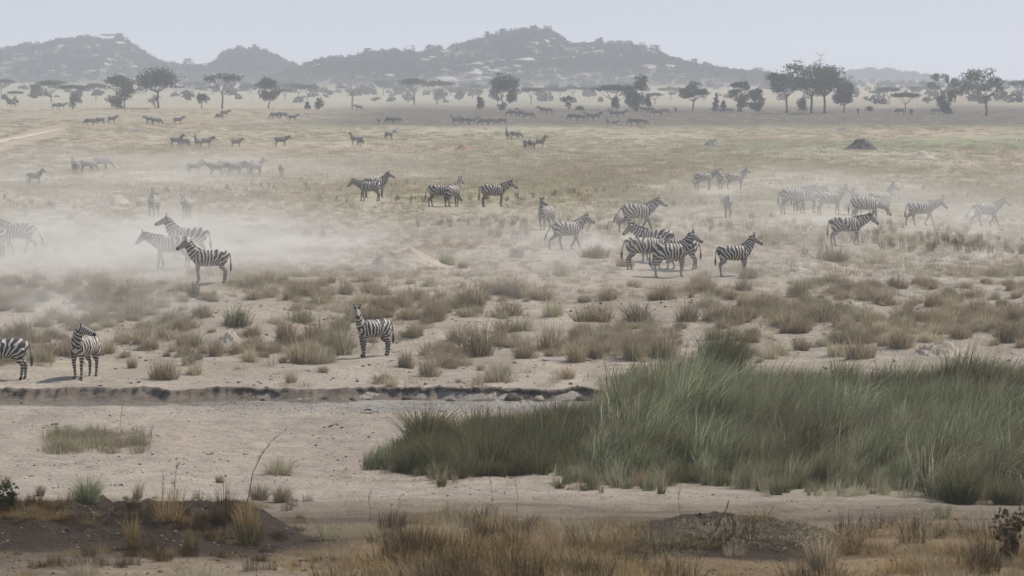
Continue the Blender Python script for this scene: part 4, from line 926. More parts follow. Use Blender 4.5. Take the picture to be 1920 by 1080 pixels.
# ------------------------------------------------------------ dried grass and reeds
TUS = [lobes('tussock_source', M_DRY, 5, 480, .60, .30, .013, s) for s in range(1, 7)]
TUS2 = [lobes('tussock_source', M_STRAW, 4, 360, .55, .30, .013, 20 + s) for s in range(3)]
TUSG = [lobes('tussock_source', M_REED, 5, 460, .6, .30, .013, 60 + s) for s in range(2)]
SHORT = [clump('short_source', M_STRAW, 46, .26, .16, .30, .012, seed=40 + s, hv=.5) for s in range(4)] + [clump('short_source', M_DRY, 46, .30, .14, .28, .012, seed=50 + s, hv=.5) for s in range(3)]
PATCH = [clump('patch_source', M_STRAW, 70, .28, .4, 1.1, .03, seed=44 + s, hv=.6) for s in range(5)] + [clump('patch_source', M_DRY, 70, .34, .3, 1.0, .03, seed=48, hv=.5)]
T = [(150,525,80,35),(75,525,40,18),(360,558,32,42),(440,610,75,42),(290,590,40,22),(378,590,40,25),(345,655,45,50),(405,668,50,46),(352,684,40,34),(305,712,62,46),(250,690,30,28),(280,655,30,20),(470,678,42,40),(200,662,42,32),
 (40,642,60,55),(80,612,40,26),(560,602,60,44),(545,562,40,28),(590,640,70,55),(570,682,62,60),(636,664,74,92),(530,642,50,56),(605,562,60,34),(545,718,28,30),(735,725,40,28),(761,690,40,44),(803,706,50,42),(812,668,60,38),(680,528,42,28),(710,577,60,38),(820,602,60,64),(780,562,50,32),(835,497,50,38),(868,502,22,18),
 (900,667,90,74),(890,572,80,54),(932,716,86,52),(985,672,50,38),(1030,657,60,58),(1075,677,50,48),(1125,644,72,46),(1185,673,70,78),(1250,671,78,80),(950,592,70,34),(1050,517,46,38),(972,482,34,22),(1115,484,66,30),(1115,602,90,44),(1040,592,60,44),(1195,602,80,44),(1290,602,60,44),(1345,602,80,44),(1448,666,60,46),(1500,657,50,34),(1400,522,50,30),(1560,490,74,40),(1640,492,80,30),(1500,557,60,40),(1474,612,80,46),
 (1610,672,80,52),(1565,668,60,44),(1580,642,70,38),(1545,602,80,44),(1682,652,60,54),(1620,602,80,46),(1700,602,84,40),(1760,602,80,34),(1776,657,32,32),(1850,617,60,44),(1890,642,60,54),(1905,602,60,44),(1826,557,60,22),(1330,575,70,40),(1245,560,60,34),(1010,560,70,36),(950,550,80,40),(660,600,60,50),(480,560,50,30),(640,620,50,40),(130,655,44,30),(230,640,40,26),(1170,500,40,22),(760,600,50,34),(860,640,60,40),(980,620,60,40),(1140,560,60,30),(1430,575,70,34),(1390,600,60,36),(1745,640,50,30),(1660,560,60,26)]
ANCH = [(700, 640, 'the zebra facing the camera'), (158, 690, 'the zebra looking back'), (392, 510, 'the nearest zebra in the dust'), (740, 480, 'the termite mound'), (1260, 500, 'the cluster of zebras'), (1380, 500, 'the lone zebra right of the cluster'), (1590, 440, 'the nearest zebra of the right herd'), (1350, 690, 'the tall dark grass bush'), (1775, 640, 'the broken earth heap'), (940, 740, 'the cut bank'), (1065, 450, 'the dust kicking zebra'), (430, 625, 'the sandy scar'), (1185, 640, 'the two big round tussocks'), (1890, 620, 'the right edge'), (10, 560, 'the left edge')]
def where(px, py, avoid=None):
    d = sorted(ANCH, key=lambda a: math.hypot((a[0] - px), (a[1] - py) * 1.6))[0]; dx, dy = px - d[0], py - d[1]
    a = 'close to' if abs(dx) < 16 and abs(dy) < 16 else None
    h_ = 'left' if dx < 0 else 'right'; v_ = 'behind' if dy < 0 else 'before'
    if a: rel = 'beside ' + d[2]
    elif abs(dx) > 2.2 * abs(dy): rel = f'{h_} of {d[2]}'
    elif abs(dy) > 2.2 * abs(dx): rel = f'{v_} {d[2]}'
    else: rel = f'{v_} and {h_} of {d[2]}'
    return rel
TL = []
DISTW = ['', 'next ', 'third ', 'fourth ', 'fifth ', 'sixth ', 'seventh ', 'eighth ', 'ninth ', 'tenth ']
for i, (px, by, wp, hp) in enumerate(T):
    p = hit(px, by); mpp = p.y / F; green = (i in (2, 3, 57)) ; src = (TUSG if green else TUS if i % 4 else TUS2)[i % (2 if green else 6 if i % 4 else 3)]
    o = bpy.data.objects.new('grass_tussock', src.data); COL.objects.link(o); o.location = p
    o.scale = (wp * mpp / .95, wp * mpp / .95, hp * mpp / .62); o.rotation_euler = (0, 0, random.uniform(0, 6.28))
    size = 'large' if wp * hp > 3600 else 'middling' if wp * hp > 1900 else 'small'
    lab = f"{size} {'greenish' if green else 'pale straw' if i % 4 == 0 else 'grey brown'} tussock {where(px, by - hp / 2)}"
    TL.append((o, lab, px)); tag(o, lab, 'grass tussock', 'dry tussocks on the sandy slope')
order_labels(TL)
# small growth between the tussocks
r = np.random.default_rng(31)
def clear_of_hooves(px, py):
    ok = np.ones(len(px), bool)
    for q in ZEB:
        if q[1] > 350:
            s_ = (q[1] - 180) / 490; ok &= ~((np.abs(px - q[0] + 10 * s_) < 58 * s_) & (py > q[1] - 8 * s_) & (py < q[1] + 30 * s_))
    return ok
def row_scatter(name, src, n, x0, x1, y0, y1, dens, s0, s1, label, cat, seed, sq=1.0):
    if x1 > 1920: n = int(n * (x1 + 500 - x0) / (x1 - x0)); x1 += 500          # the growth goes on beyond the picture
    if x0 < 0 and x1 > 1920: n = int(n * (x1 + 500 - x0) / (x1 - x0)); x0 -= 500
    r = np.random.default_rng(seed); px = r.uniform(x0, x1, n); py = y0 + (y1 - y0) * r.uniform(0, 1, n) ** sq
    x, y, z = hits(px, py); k = np.array(dens(px, py, x, y, r)) & clear_of_hooves(px, py); x, y, z = x[k], y[k], z[k]
    return scatter(name, src, np.stack([x, y, z], -1), r.uniform(s0, s1, len(x)), label, cat, seed=seed)
row_scatter('slope_grass', SHORT + TUS[:2] + TUS2[:1], 9500, -150, 2070, 530, 728, lambda px, py, x, y, r: (fbm(x * .30, y * .16, 51, 3) + .16 * r.normal(0, 1, len(x)) > .16 + .30 * smooth(620, 728, py) - .16 * smooth(900, 1300, px) - .12 * (1 - smooth(560, 620, py))), .35, 1.0, 'sparse short dry grass on the sandy slope between tussocks', 'grass', 51)
row_scatter('plain_grass', SHORT, 28000, -250, 2170, 270, 520, lambda px, py, x, y, r: (fbm(x * .12, y * .06, 52, 3) + .35 * r.normal(0, 1, len(x)) + .5 * (1 - smooth(430, 500, py)) > .12), .4, 1.0, 'dry yellow grass covering the nearer plain', 'grass', 52)
row_scatter('far_plain_grass', PATCH, 34000, -250, 2170, 205, 400, lambda px, py, x, y, r: (fbm(x * .04, y * .015, 53, 3) + .4 * r.normal(0, 1, len(x)) > -.2 + 1.0 * smooth(300, 400, py)) & ~((px > -300) & (px < 125) & (py > 232 + 0 * px) & (np.abs(py - (272 - np.clip(px, -100, 125) * .26)) < 11)), .5, 1.15, 'dry yellow grass covering the farther plain', 'grass', 53)
# weeds with dark seed heads on the plain
WEED = [clump('weed_source', M_BROWN, 40, .7, .12, .20, .012, seed=90 + s) for s in range(3)]
row_scatter('low_slope_grass', SHORT, 3600, -150, 2070, 455, 560, lambda px, py, x, y, r: (fbm(x * .2, y * .12, 56, 3) + .25 * r.normal(0, 1, len(x)) > .05), .3, .75, 'low dry grass at the edge between sand and plain', 'grass', 56)
row_scatter('dark_weeds', WEED, 2600, -100, 2020, 345, 480, lambda px, py, x, y, r: fbm(x * .10, y * .07, 54, 3) > .22, .4, .8, 'dark seeding weeds in patches on the plain', 'weeds', 54)

# reed bed
REED = [clump('reed_source', M_REED, 150, 1.35, .45, .28, .022, lean=(.22, .02), seed=s, hv=.6, droop=.7) for s in range(4)] + [clump('reed_source', M_DARKREED, 150, 1.15, .45, .3, .022, lean=(.26, 0), seed=7, hv=.6, droop=.6), clump('reed_source', M_REEDY, 60, 1.35, .5, .4, .02, lean=(.36, 0), seed=8, hv=.6, droop=.9), clump('reed_source', M_DRY, 90, 1.1, .5, .4, .02, lean=(.3, 0), seed=9, hv=.6, droop=.8)]
DREED = [clump('reed_source', M_DARKREED, 180, 1.0, .6, .28, .02, lean=(.08, 0), seed=12 + s, hv=.45, droop=.5) for s in range(4)] + [clump('reed_source', M_REED, 90, .9, .6, .4, .018, seed=18, droop=.7), clump('reed_source', M_BROWN, 110, .6, .4, .36, .013, seed=19, droop=.7)]
LE = np.array([(1070, 905), (1150, 908), (1300, 905), (1400, 920), (1500, 925), (1600, 918), (1700, 915), (1770, 940), (1850, 945), (1960, 950), (2700, 975)], float)
UE = np.array([(1070, 805), (1130, 778), (1180, 758), (1260, 752), (1330, 744), (1450, 736), (1560, 735), (1700, 735), (2700, 735)], float)
n = 4300; r = np.random.default_rng(61); px = r.uniform(1075, 2580, n); lo = np.interp(px, LE[:, 0], LE[:, 1]); hi = np.interp(px, UE[:, 0], UE[:, 1]); py = hi + (lo - hi) * r.uniform(0, 1, n)
x, y, z = hits(px, py); hz_ = 1.02 + .55 * fbm(x * .45, y * .4, 63, 3) + .55 * fbm(x * 1.3, y * .9, 62, 2); edge = .45 + .55 * smooth(0, 30, lo - py + 8); edge = edge * (.5 + .5 * smooth(1060, 1180, px)) * (1.05 - .22 * smooth(1250, 1500, px))
s = hz_ * edge * r.uniform(.6, 1.2, n); kk = fbm(x * .5 + 9, y * .35, 68, 3) > -.34; x, y, z, s = x[kk], y[kk], z[kk], s[kk]; scatter('reed_bed', REED, np.stack([x, y, z - .03], -1), np.stack([s * .95, s * .95, s * .96], -1), 'broad bed of tall green grass leaning to the right', 'tall grass', rz=0., seed=61)
n = 620; px = r.uniform(712, 1110, n); lo = np.interp(px, [700, 730, 780, 850, 1000, 1110], [876, 884, 894, 896, 892, 890]); hi = np.interp(px, [700, 740, 800, 900, 1110], [868, 852, 838, 832, 826]); py = hi + (lo - hi) * r.uniform(0, 1, n)
x, y, z = hits(px, py); s = (.34 + .50 * smooth(700, 800, px)) * (1 + .6 * fbm(x * .9, y * .7, 64, 3)) * r.uniform(.55, 1.3, n) * (.5 + .5 * smooth(0, 22, lo - py + 6))
scatter('grass_thicket', DREED + DREED[:4] + [clump('reed_source', M_DRY, 60, .8, .6, .34, .016, seed=118, droop=.9)], np.stack([x, y, z - .03], -1), np.stack([s * .95, s * .95, s * 1.0], -1), 'low dark green grass thicket on the riverbed left of the reeds', 'tall grass', rz=0., seed=64)
n = 450; r = np.random.default_rng(66); px = r.uniform(690, 2580, n); lo = np.where(px < 1070, np.interp(px, [690, 730, 780, 850, 1000, 1070], [872, 880, 892, 896, 892, 900]), np.interp(px, LE[:, 0], LE[:, 1])); py = lo + r.normal(2, 10, n)
x, y, z = hits(px, py); s = .15 + .45 * r.uniform(0, 1, n) ** 2; s = s * (fbm(x * .7, y * .2, 67, 2) > -.05); k = s > 0
scatter('reed_fringe', [REED[0], REED[5], REED[6], DREED[0]], np.stack([x, y, z - .02], -1)[k], s[k], 'ragged low grass fringe along the front of the reeds', 'grass', seed=66)
# tall dark bush of grass behind the reeds
def grass_bush(name, px, by, wp, hp, mat, n, label, cat='grass clump', lean=(0, 0), width=.012, group=None, extra=None, droop=.3):
    p = hit(px, by); mpp = p.y / F; W, H = wp * mpp, hp * mpp
    t = empty(name, p) if extra else None
    o = clump(name if not extra else 'blades', mat, int(n * (.62 if by > 955 else 1)), H * 1.1, W * .5, W * .24, width, link=True, parent=t, lean=lean, seed=int(px), hv=.6, droop=droop + .2)
    if extra: clump('stalks', extra[0], extra[1], H * extra[2], W * .3, W * .3, width * .7, link=True, parent=t, seed=int(px) + 1, hv=.3, lean=lean); 
    else: o.location = p
    return tag(t or o, label, cat, group)
grass_bush('tall_grass_bush', 1352, 718, 118, 92, M_DARKREED, 2600, 'tall dark grass bush rising behind the green reeds', 'grass bush', (.12, 0), .014)
grass_bush('grass_clump', 1800, 944, 110, 66, M_DARKREED, 1500, 'dark drooping clump at the front edge of the reeds at right', lean=(.1, 0))
grass_bush('grass_clump', 1885, 948, 80, 50, M_REED, 1000, 'small green clump at the front right corner of the reeds', lean=(.1, 0))
# riverbed grasses
for a in [(165, 945, 76, 48, M_REED, 600, 'fluffy grey green clump behind the dark mound at left'), (75, 930, 26, 20, M_DRY, 220, 'tiny tuft between the left edge and the fluffy clump'), (12, 915, 26, 22, M_DRY, 220, 'tuft at the left edge above the leafy weed'), (258, 935, 30, 30, M_DRY, 160, 'thin tuft right of the fluffy clump'),
 (528, 942, 50, 32, M_DRY, 420, 'thin grey green clump on the riverbed right of the mound'), (486, 938, 56, 30, M_DRY, 300, 'low weedy clump between the mound and the thin clump'), (522, 888, 90, 30, M_STRAW, 420, 'low yellow green tuft spreading on the riverbed sand'), (412, 905, 26, 16, M_REED, 120, 'small green sprout on the riverbed'),
 (250, 1028, 42, 58, M_GOLD, 240, 'upright tuft growing from the face of the dark mound'), (358, 1034, 44, 42, M_DARKREED, 200, 'tuft right of the upright one on the mound face'),
 (420, 985, 80, 76, M_BROWN, 260, 'dense dark brown grass clump on top of the mound'), (318, 972, 100, 66, M_GOLD, 200, 'sparse stalky grass on the crest of the mound'), (462, 1000, 80, 60, M_GOLD, 420, 'brown drooping grass at the right shoulder of the mound'), (470, 1020, 90, 50, M_DARKREED, 300, 'low greenish grass falling over the right side of the mound'),
 (1210, 915, 36, 26, M_GOLD, 260, 'small orange tuft in front of the reeds'), (1768, 972, 50, 30, M_REED, 240, 'small green tuft on the near track at right'), (610, 1012, 80, 40, M_STRAW, 300, 'straw tuft at the foot of the mound'), (1540, 1068, 90, 66, M_DRY, 620, 'greenish brown clump at the bottom right of the dark hollow')]:
    grass_bush('grass_clump', *a[:6], a[6], width=.009 if a[1] > 940 else .011)
# dark leaf weed at left edge and thorny weed at right edge
def weed(px, by, wp, hp, label, seed, leafm):
    p = hit(px, by); mpp = p.y / F; t = empty('leafy_weed', p); r = random.Random(seed); parts = []; C = []
    for _ in range(9):
        a = r.uniform(0, 6.28); e = Vector((math.cos(a) * wp * mpp * .45, math.sin(a) * wp * mpp * .45, hp * mpp * r.uniform(.6, 1))); P = wig((0, 0, 0), e, 4, .03, r); parts.append(tube(P, [.01, .009, .007, .005, .003], 4))
        for k in range(26): q = P[0].lerp(P[4], r.uniform(.25, 1)); C.append((q.x + r.gauss(0, .04), q.y + r.gauss(0, .04), q.z + r.gauss(0, .03)))
    V, Fq = join(parts); mesh_obj('stems', V, Fq, M_BARK, t); V, Fq, tn = leaf_quads(np.array(C), .045, seed); o = mesh_obj('foliage', V, Fq, leafm, t, False); fattr(o.data, 'tone', tn); tag(t, label, 'weed')
weed(16, 962, 70, 66, 'leafy dark green weed at the left edge behind the mound', 3, blade_mat('weed_leaves', (.04, .055, .025), (.10, .12, .055)))
weed(1895, 1060, 70, 120, 'dark leafy stalks at the right edge in the foreground', 4, M_BROWN)
# long bent stalk leaning to the right, thin bare stalks
def stalk(name, pts, rad, label, mat=M_BROWN, heads=True):
    p0 = hit(*pts[0]); mpp = p0.y / F; P = [Vector(((a - pts[0][0]) * mpp, .12 * i, (pts[0][1] - b) * mpp)) for i, (a, b) in enumerate(pts)]
    V, Fq = tube(P, [rad * (1 - .75 * i / (len(P) - 1)) for i in range(len(P))], 5)
    if heads:
        r = random.Random(pts[0][0]); ps = [(V, Fq)]
        for _ in range(14):
            k = r.uniform(.45, 1) * (len(P) - 1); i = min(int(k), len(P) - 2); q = P[i].lerp(P[i + 1], k - i); ps.append(tube([q, q + Vector((r.uniform(-.05, .07), 0, r.uniform(.02, .09)))], [rad * .5, rad * .2], 3))
        V, Fq = join(ps)
    o = mesh_obj(name, V, Fq, mat); o.location = p0; fattr(o.data, 'tone', np.full(len(V), .6)); return tag(o, label, 'stalk')
stalk('grass_stalk', [(452, 978), (466, 930), (472, 890), (486, 860), (505, 832), (535, 810)], .010, 'long thin stalk leaning right above the mound')
stalk('grass_stalk', [(322, 972), (325, 930), (326, 900), (329, 870)], .008, 'tall thin upright stalk on the mound crest')
stalk('grass_stalk', [(300, 970), (303, 930), (304, 892)], .007, 'thin stalk left of the tallest one on the mound')
stalk('grass_stalk', [(225, 800), (226, 780), (228, 762)], .008, 'lone thin stalk on the sandy hummock')
for px, by, h, l in [(745, 1050, 115, 'tall dark stalk left of the foreground brown grass'), (692, 980, 60, 'thin stalk before the riverbed sand'), (920, 960, 90, 'thin stalk rising over the near sandy track'), (968, 960, 78, 'thin stalk right of its taller neighbour on the near track'), (1274, 1000, 90, 'thin stalk below the orange tuft')]:
    stalk('grass_stalk', [(px, by), (px + 3, by - h * .35), (px - 2, by - h * .7), (px + 4, by - h)], .005, l)
# foreground golden grass
FG = [clump('front_source', M_GOLD, 120, .30, .5, .26, .009, seed=70 + s, droop=.9, hv=.7) for s in range(4)] + [clump('front_source', M_BROWN, 110, .42, .22, .26, .008, seed=75, droop=.4, hv=.5), clump('front_source', M_STRAW, 80, .28, .26, .32, .007, seed=76, droop=.8), clump('front_source', M_DRY, 130, .32, .2, .26, .008, seed=77)]
def fgd(px, py, x, y, r):
    a = smooth(600, 760, px) * (1 - smooth(1360, 1500, px)) * smooth(965, 1000, py + 20 * fbm(px * .01, py * .01, 65, 3))
    b = smooth(1380, 1500, px) * smooth(975, 1010, py + 25 * fbm(px * .01, py * .01, 66, 3)) * .8
    c = (1 - smooth(590, 640, px)) * .03 + smooth(560, 620, px) * smooth(990, 1030, py) * .5
    hole = 1.3 * np.exp(-((px - 1310) / 170) ** 2 - ((py - 1060) / 46) ** 2)
    d = np.clip(np.maximum(np.maximum(a, b), c) - hole * .9, 0, 1) * (.06 + .94 * smooth(-.12, .25, fbm(x * .7, y * .5, 67, 3)))
    return r.uniform(0, 1, len(px)) < d
row_scatter('front_grass', FG, 2300, -60, 1990, 955, 1130, fgd, .4, 1.15, 'golden brown dry grass along the bottom of the picture', 'grass', 71)
row_scatter('tall_front_grass', [FG[0], FG[1], FG[2], FG[4], FG[3], FG[5]], 260, 740, 1140, 1030, 1110, lambda px, py, x, y, r: r.uniform(0, 1, len(px)) < .8, 0.7, 1.25, 'taller golden grass in the bottom middle', 'grass', 72)
LIT = [clump('litter_source', M_STRAW, 26, .05, .35, .3, .008, seed=80 + s, droop=1.) for s in range(2)] + [clump('litter_source', M_DRY, 20, .08, .25, .25, .008, seed=83, droop=1.)]
row_scatter('grass_litter', LIT, 3600, -60, 1990, 880, 1100, lambda px, py, x, y, r: (fbm(x * .6, y * .4, 68, 3) > -.05) & (px > 600 + .3 * (py - 900)), .5, 1.2, 'broken straw and short stubble on the near ground', 'grass litter', 73)
row_scatter('mound_stubble', [LIT[0], FG[0], FG[4], FG[4], clump('scrap_source', M_BROWN, 30, .10, .3, .22, .01, seed=130, droop=1.)], 800, -30, 580, 935, 1070, lambda px, py, x, y, r: (fbm(x * 1.1, y * .9, 69, 3) > .05), .2, .5, 'stubble and dry straw on the dark mound', 'grass litter', 74)
row_scatter('left_edge_straw', [FG[0], FG[1], FG[4]], 90, -60, 120, 945, 975, lambda px, py, x, y, r: np.ones(len(px), bool), .25, .55, 'red brown straw behind the mound at left', 'grass', 75)
# hummock growth on the riverbed
row_scatter('hummock_grass', [SHORT[0], SHORT[5], SHORT[4], clump('sprout_source', M_REED, 60, .34, .2, .3, .012, seed=120, hv=.6)], 420, 90, 270, 812, 852, lambda px, py, x, y, r: r.uniform(0, 1, len(x)) < .3 + .7 * (fbm(x * 1.2, y * .9, 70, 2) > 0), .35, .9, 'low green grass on the sandy hummock in the riverbed', 'grass', 76)

# ------------------------------------------------------------ cut bank: separate eroded earth face with blocks
bx = np.arange(-26, 10.0, .06); V = []; Fq = []
for i, x in enumerate(bx):
    by = float(bank_y(x)); nn = 1.6 * float(fbm(x * 1.1, 4.4, 101, 4)); n2 = float(fbm(x * 5, 1.4, 102, 3)); step = .16 * (1 if float(vnoise(x * 1.1, 2.2, 103)) > .5 else 0)
    y1 = by + .35 + .14 * nn; zt = float(G(x, y1 + .3)) + .03 + .05 * nn + .05 * n2; zb_ = float(G(x, by - .9))
    lw = smooth(-14, -8, x); Hh = zt - zb_
    y1 -= .42
    sl_ = float(smooth(.66, .85, vnoise(x * .8, 3.1, 104))) * .6 * float(smooth(-9, -6, x)) + .35 * float(1 - smooth(-9, -7, x)) + .22 * float(vnoise(x * 3.3, 1.7, 105)); jag = .16 * float(fbm(x * 7, 5.5, 106, 2)); y1 += jag
    rows = [(y1 + .75, float(G(x, y1 + .75)) - .01), (y1 + .18 + .05 * n2, zt + .012), (y1 - .02 - .08 * n2, zt - .02 + .01 * nn), (y1 + .08 * n2 + .05 - .25 * sl_, zb_ + Hh * .74), (y1 + .10 - .14 * n2 - step * .4 - .55 * sl_, zb_ + Hh * .45), (y1 - .06 - step * .5 - .10 * n2 - .8 * sl_, zb_ + Hh * .16), (y1 - .16 - step - .12 * nn - 1.0 * sl_, zb_ + .012), (by - 1.7, zb_ - .05)]
    for a, b in rows: V.append((x + .03 * n2, a, b))
k = 8
for i in range(len(bx) - 1):
    for j in range(k - 1): a = i * k + j; Fq.append((a, a + 1, a + k + 1, a + k))
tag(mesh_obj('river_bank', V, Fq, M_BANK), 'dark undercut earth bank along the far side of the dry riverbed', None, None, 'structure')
CL = [rock_mesh('earth_block', 20 + s, M_MOUND if s % 2 else M_BANK, .7, 2) for s in range(4)]
for i, (px, wp, lab) in enumerate([(490, 12, 'pale earth lump at the left end of the cut bank'), (560, 18, 'earth lump fallen left of the bank notch'), (607, 26, 'rounded pale block leaning on the cut bank'), (588, 14, 'small lump left of the rounded pale block'), (660, 16, 'flat lump at the foot of the dark bank hollow'), (690, 12, 'small dark lump at the bank foot right of the hollow'), (760, 22, 'broad lump at the foot of the bank below a tussock'), (845, 20, 'lump at the bank foot in the centre'), (962, 34, 'pale slumped block of the bank'), (1010, 26, 'dark slumped block right of the pale one'), (1090, 24, 'last earth block of the bank before the reeds')]):
    x = (px - 960) / F * 110; by = float(bank_y(x)); s = wp / F * 110 / 2
    place_rock('earth_block', CL[i % 4], (x, by - .62, float(G(x, by - 1)) + s * .15), (s, s * .8, s * .9), random.uniform(0, 3), lab, 'earth block', None)

# clods, dung and pebbles
CLS = [bpy.data.objects.new('clod_source', rock_mesh('clod', 40 + s, M_CLOD if s < 2 else M_MOUND, .7, 1)) for s in range(3)]
def pebbles(name, n, x0, x1, y0, y1, s0, s1, label, seed, thr=.0):
    if x1 > 1920: n = int(n * 1.25); x1 += 450
    if x0 < 0: n = int(n * 1.25); x0 -= 450
    r = np.random.default_rng(seed); px = r.uniform(x0, x1, n); py = r.uniform(y0, y1, n); x, y, z = hits(px, py); k = fbm(x * .7, y * .5, seed, 3) > thr
    scatter(name, CLS, np.stack([x, y, z], -1)[k], (s0 * (s1 / s0) ** (r.uniform(0, 1, len(x)) ** 2))[k], label, 'pebbles', seed=seed)
pebbles('riverbed_pebbles', 2600, -50, 1970, 752, 930, .012, .05, 'small clods and pebbles on the riverbed sand', 111, -.1)
pebbles('slope_pebbles', 3000, -50, 1970, 560, 735, .02, .085, 'small clods on the sandy slope', 112, -.05)
pebbles('gravel', 2200, 330, 1120, 750, 776, .008, .028, 'grey gravel along the foot of the bank', 113, -.4)
pebbles('mound_clods', 1800, -50, 580, 945, 1080, .008, .035, 'dark crumbs of earth on the mound', 114, -.3)
pebbles('near_clods', 2200, 560, 1970, 930, 1090, .01, .04, 'clods of earth on the near bank', 115, -.1)
def pile(name, px, py, wpx, n, s, label, cat, mat=0, hgt=.12):
    p = hit(px, py); t = empty(name, p); r = random.Random(px)
    for k in range(n):
        w_ = wpx / 2 * p.y / F; a = r.gauss(0, .45) * w_; b = r.gauss(0, .35) * w_; sz = s * r.uniform(.5, 1.2)
        c = bpy.data.objects.new('lump', CLS[mat].data); COL.objects.link(c); c.parent = t; c.location = (a, b, float(G(p.x + a, p.y + b)) - p.z + sz * .3 + max(0, hgt * (1 - math.hypot(a, b) / w_))); c.scale = (sz * 1.2, sz, sz * .8); c.rotation_euler = (0, 0, r.uniform(0, 6))
    return tag(t, label, cat)
pile('dung_pile', 628, 803, 34, 9, .05, 'dark dung lumps on the sand below the cut bank', 'dung'); pile('dung_pile', 100, 802, 40, 14, .04, 'row of dark dung lumps above the sandy hummock', 'dung'); pile('dung_pile', 689, 774, 30, 14, .05, 'dark dung heap near the grey gravel', 'dung')
pile('dung_pile', 222, 910, 30, 10, .03, 'line of dark crumbs behind the mound', 'dung', hgt=.0); pile('dung_pile', 610, 1054, 86, 60, .03, 'black lumpy heap at the bottom of the picture right of the mound', 'dung', hgt=.06); pile('dung_pile', 393, 852, 30, 8, .025, 'faint scattered droppings in the middle of the sand', 'dung', hgt=0)
pile('dung_pile', 1780, 1000, 120, 40, .05, 'broken dark clods on the near track at right', 'clods', hgt=.03); pile('dung_pile', 60, 740, 70, 22, .05, 'small stones under the left end of the bank', 'stones', 1, hgt=.0)

# ------------------------------------------------------------ termite mounds and rocks on the plain
def mound(name, px, by, wp, hp, mat, label, cat, seed, holes=0, rough=.1, skew=0.):
    p = hit(px, by); mpp = p.y / F; W, H = wp * mpp / 2, hp * mpp; n = 40; V = []; Fq = []; r = random.Random(seed)
    xs = np.linspace(-1, 1, 56); X, Y = np.meshgrid(xs, xs); rad = np.sqrt(X ** 2 + Y ** 2)
    rn = fbm(X * 1.5 + seed, Y * 1.5, seed, 4); rn2 = fbm(X * 5 + seed, Y * 5, seed + 1, 3)
    t = np.clip(1 - (rad * (1 + .25 * rn)), 0, 1); Z = (t ** 1.15) * 1.35; Z = np.minimum(Z, .8 + .2 * t) * (1 + .25 * rn) + rough * rn2 * smooth(0, .3, t)
    Z = Z * (1 + skew * X)
    Z = np.where(t <= 0, -.08, Z); Dp = W * .95 if wp > 150 else min(W, 2.2) if W > 1 else W
    gx, gy = p.x + X * W, p.y + Dp * .4 + Y * Dp
    ZZ = G(gx, gy) - .06 + Z * H * (.85 if wp > 150 else 1)
    V = np.stack([X * W, Dp * .4 + Y * Dp, ZZ - p.z], -1).reshape(-1, 3); idx = np.arange(56 * 56).reshape(56, 56)
    Q = np.stack([idx[:-1, :-1], idx[:-1, 1:], idx[1:, 1:], idx[1:, :-1]], -1).reshape(-1, 4)
    o = mesh_obj(name, V, Q, mat); o.location = p; return tag(o, label, cat)
mound('termite_mound', 752, 504, 190, 46, M_MOUND, 'wide pale termite mound with pits on its top at left centre', 'mound', 5, rough=.15, skew=-.12)
for px, py, s in [(716, 463, .16), (736, 468, .20), (752, 461, .15), (787, 492, .14)]:
    pass
mound('termite_mound', 214, 384, 78, 21, M_MOUND, 'low pale rounded rock on the left plain below the walking foal', 'rock', 6, rough=.06)
mound('termite_mound', 1338, 273, 48, 14, M_MOUNDG, 'grey low mound on the plain left of the green strip', 'mound', 7)
mound('termite_mound', 1614, 281, 72, 20, plain_mat('dark_mound_earth', (.05, .045, .04), (.13, .12, .10), 1.5), 'dark lumpy mound in the green strip at right', 'mound', 8, rough=.2, skew=.3)
mound('termite_mound', 1730, 299, 66, 14, M_MOUND, 'pale stone mound right of the dark lumpy one', 'mound', 9)
mound('termite_mound', 868, 280, 40, 9, plain_mat('red_mound_earth', (.22, .13, .08), (.34, .22, .14), 1.5), 'small reddish mound in the middle of the far plain', 'mound', 10)
mound('termite_mound', 1585, 246, 44, 8, M_MOUNDG, 'very low grey mound at the far right plain', 'mound', 11)
mound('termite_mound', 262, 247, 56, 7, M_MOUNDG, 'low dark swelling on the far left plain', 'mound', 12)
mound('earth_heap', 1772, 668, 110, 28, M_MOUND, 'broken pale earth heap on the right slope', 'earth heap', 13, rough=.34)
mound('earth_heap', 432, 642, 62, 17, M_MOUND, 'eroded sandy scar under the green tussock at left', 'earth heap', 14, rough=.25)
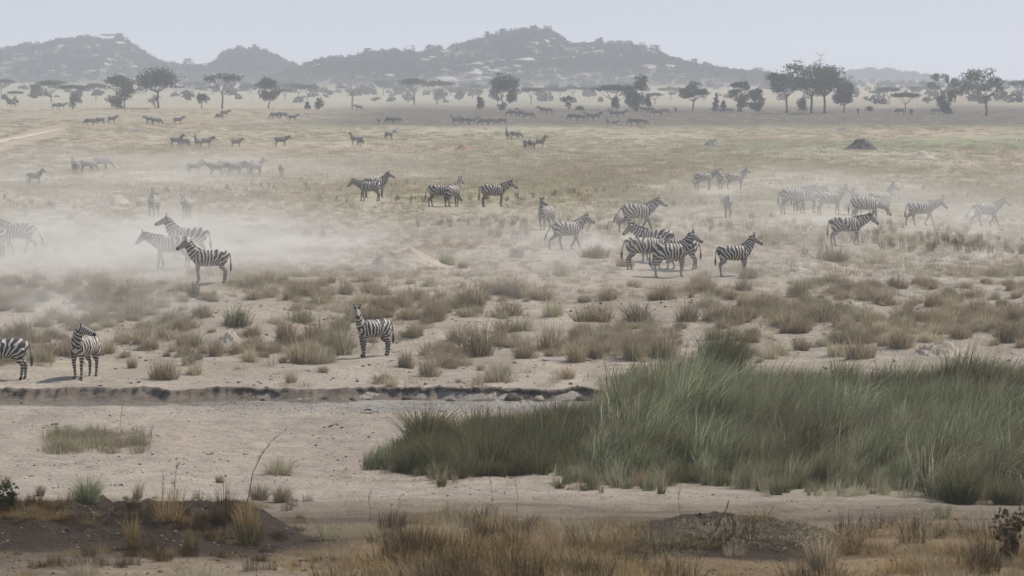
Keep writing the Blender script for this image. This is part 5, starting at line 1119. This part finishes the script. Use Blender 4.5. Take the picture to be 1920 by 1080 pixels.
for px, py, wp, lab in [(247, 317, 14, 'small dark stone left of the pale stone on the left plain'), (283, 318, 18, 'flat stone on the left plain'), (798, 386, 12, 'small white stone at the hooves of the centre pair'), (888, 388, 26, 'fallen pale log left of the centre zebra'), (1012, 384, 34, 'thin pale dead branch beyond the zebra facing the camera'), (64, 419, 14, 'dark stone above the left dust'), (1745, 470, 14, 'tiny dark stone on the right plain'), (1050, 676, 60, 'flat eroded earth ledge between tussocks right of centre'), (1098, 676, 26, 'small earth ledge left of the two round tussocks')]:
    p = hit(px, py); s = wp / 2 * p.y / F; me = (RM[1] if 'white' in lab or 'pale' in lab or 'flat' in lab else CL[0]); place_rock('stone' if 'log' not in lab and 'branch' not in lab else 'log', me, p, (s, s * .35, s * (.35 if wp < 20 else .14)), random.uniform(-.2, .2), lab, 'stone' if 'stone' in lab else 'log' if 'log' in lab else 'branch' if 'branch' in lab else 'earth ledge')
def branch(pts, rad, label):
    p0 = hit(*pts[0]); mpp = p0.y / F; P = [Vector(((a - pts[0][0]) * mpp, .05 * i, (pts[0][1] - b) * mpp + rad)) for i, (a, b) in enumerate(pts)]
    V, Fq = tube(P, [rad * (1 - .5 * i / (len(P) - 1)) for i in range(len(P))], 7); r = random.Random(pts[0][0]); ps = [(V, Fq)]
    for _ in range(4): q = P[0].lerp(P[-1], r.uniform(.3, .9)); ps.append(tube([q, q + Vector((r.uniform(-.06, .06), .02, r.uniform(.05, .16)))], [rad * .5, rad * .2], 4))
    V, Fq = join(ps); o = mesh_obj('fallen_branch', V, Fq, M_BARE if 'pale' in label else M_BARK); o.location = p0; tag(o, label, 'branch')
branch([(98, 916), (112, 919), (130, 921)], .022, 'pale broken stick lying behind the mound at left')
branch([(1340, 1000), (1352, 975), (1364, 955), (1368, 942)], .013, 'dark snag sticking up from the dry grass')
branch([(1345, 985), (1372, 980), (1400, 990)], .012, 'dark twig arching beside the snag')
branch([(1790, 975), (1810, 985), (1832, 995)], .022, 'dark branch lying on the near track at right')
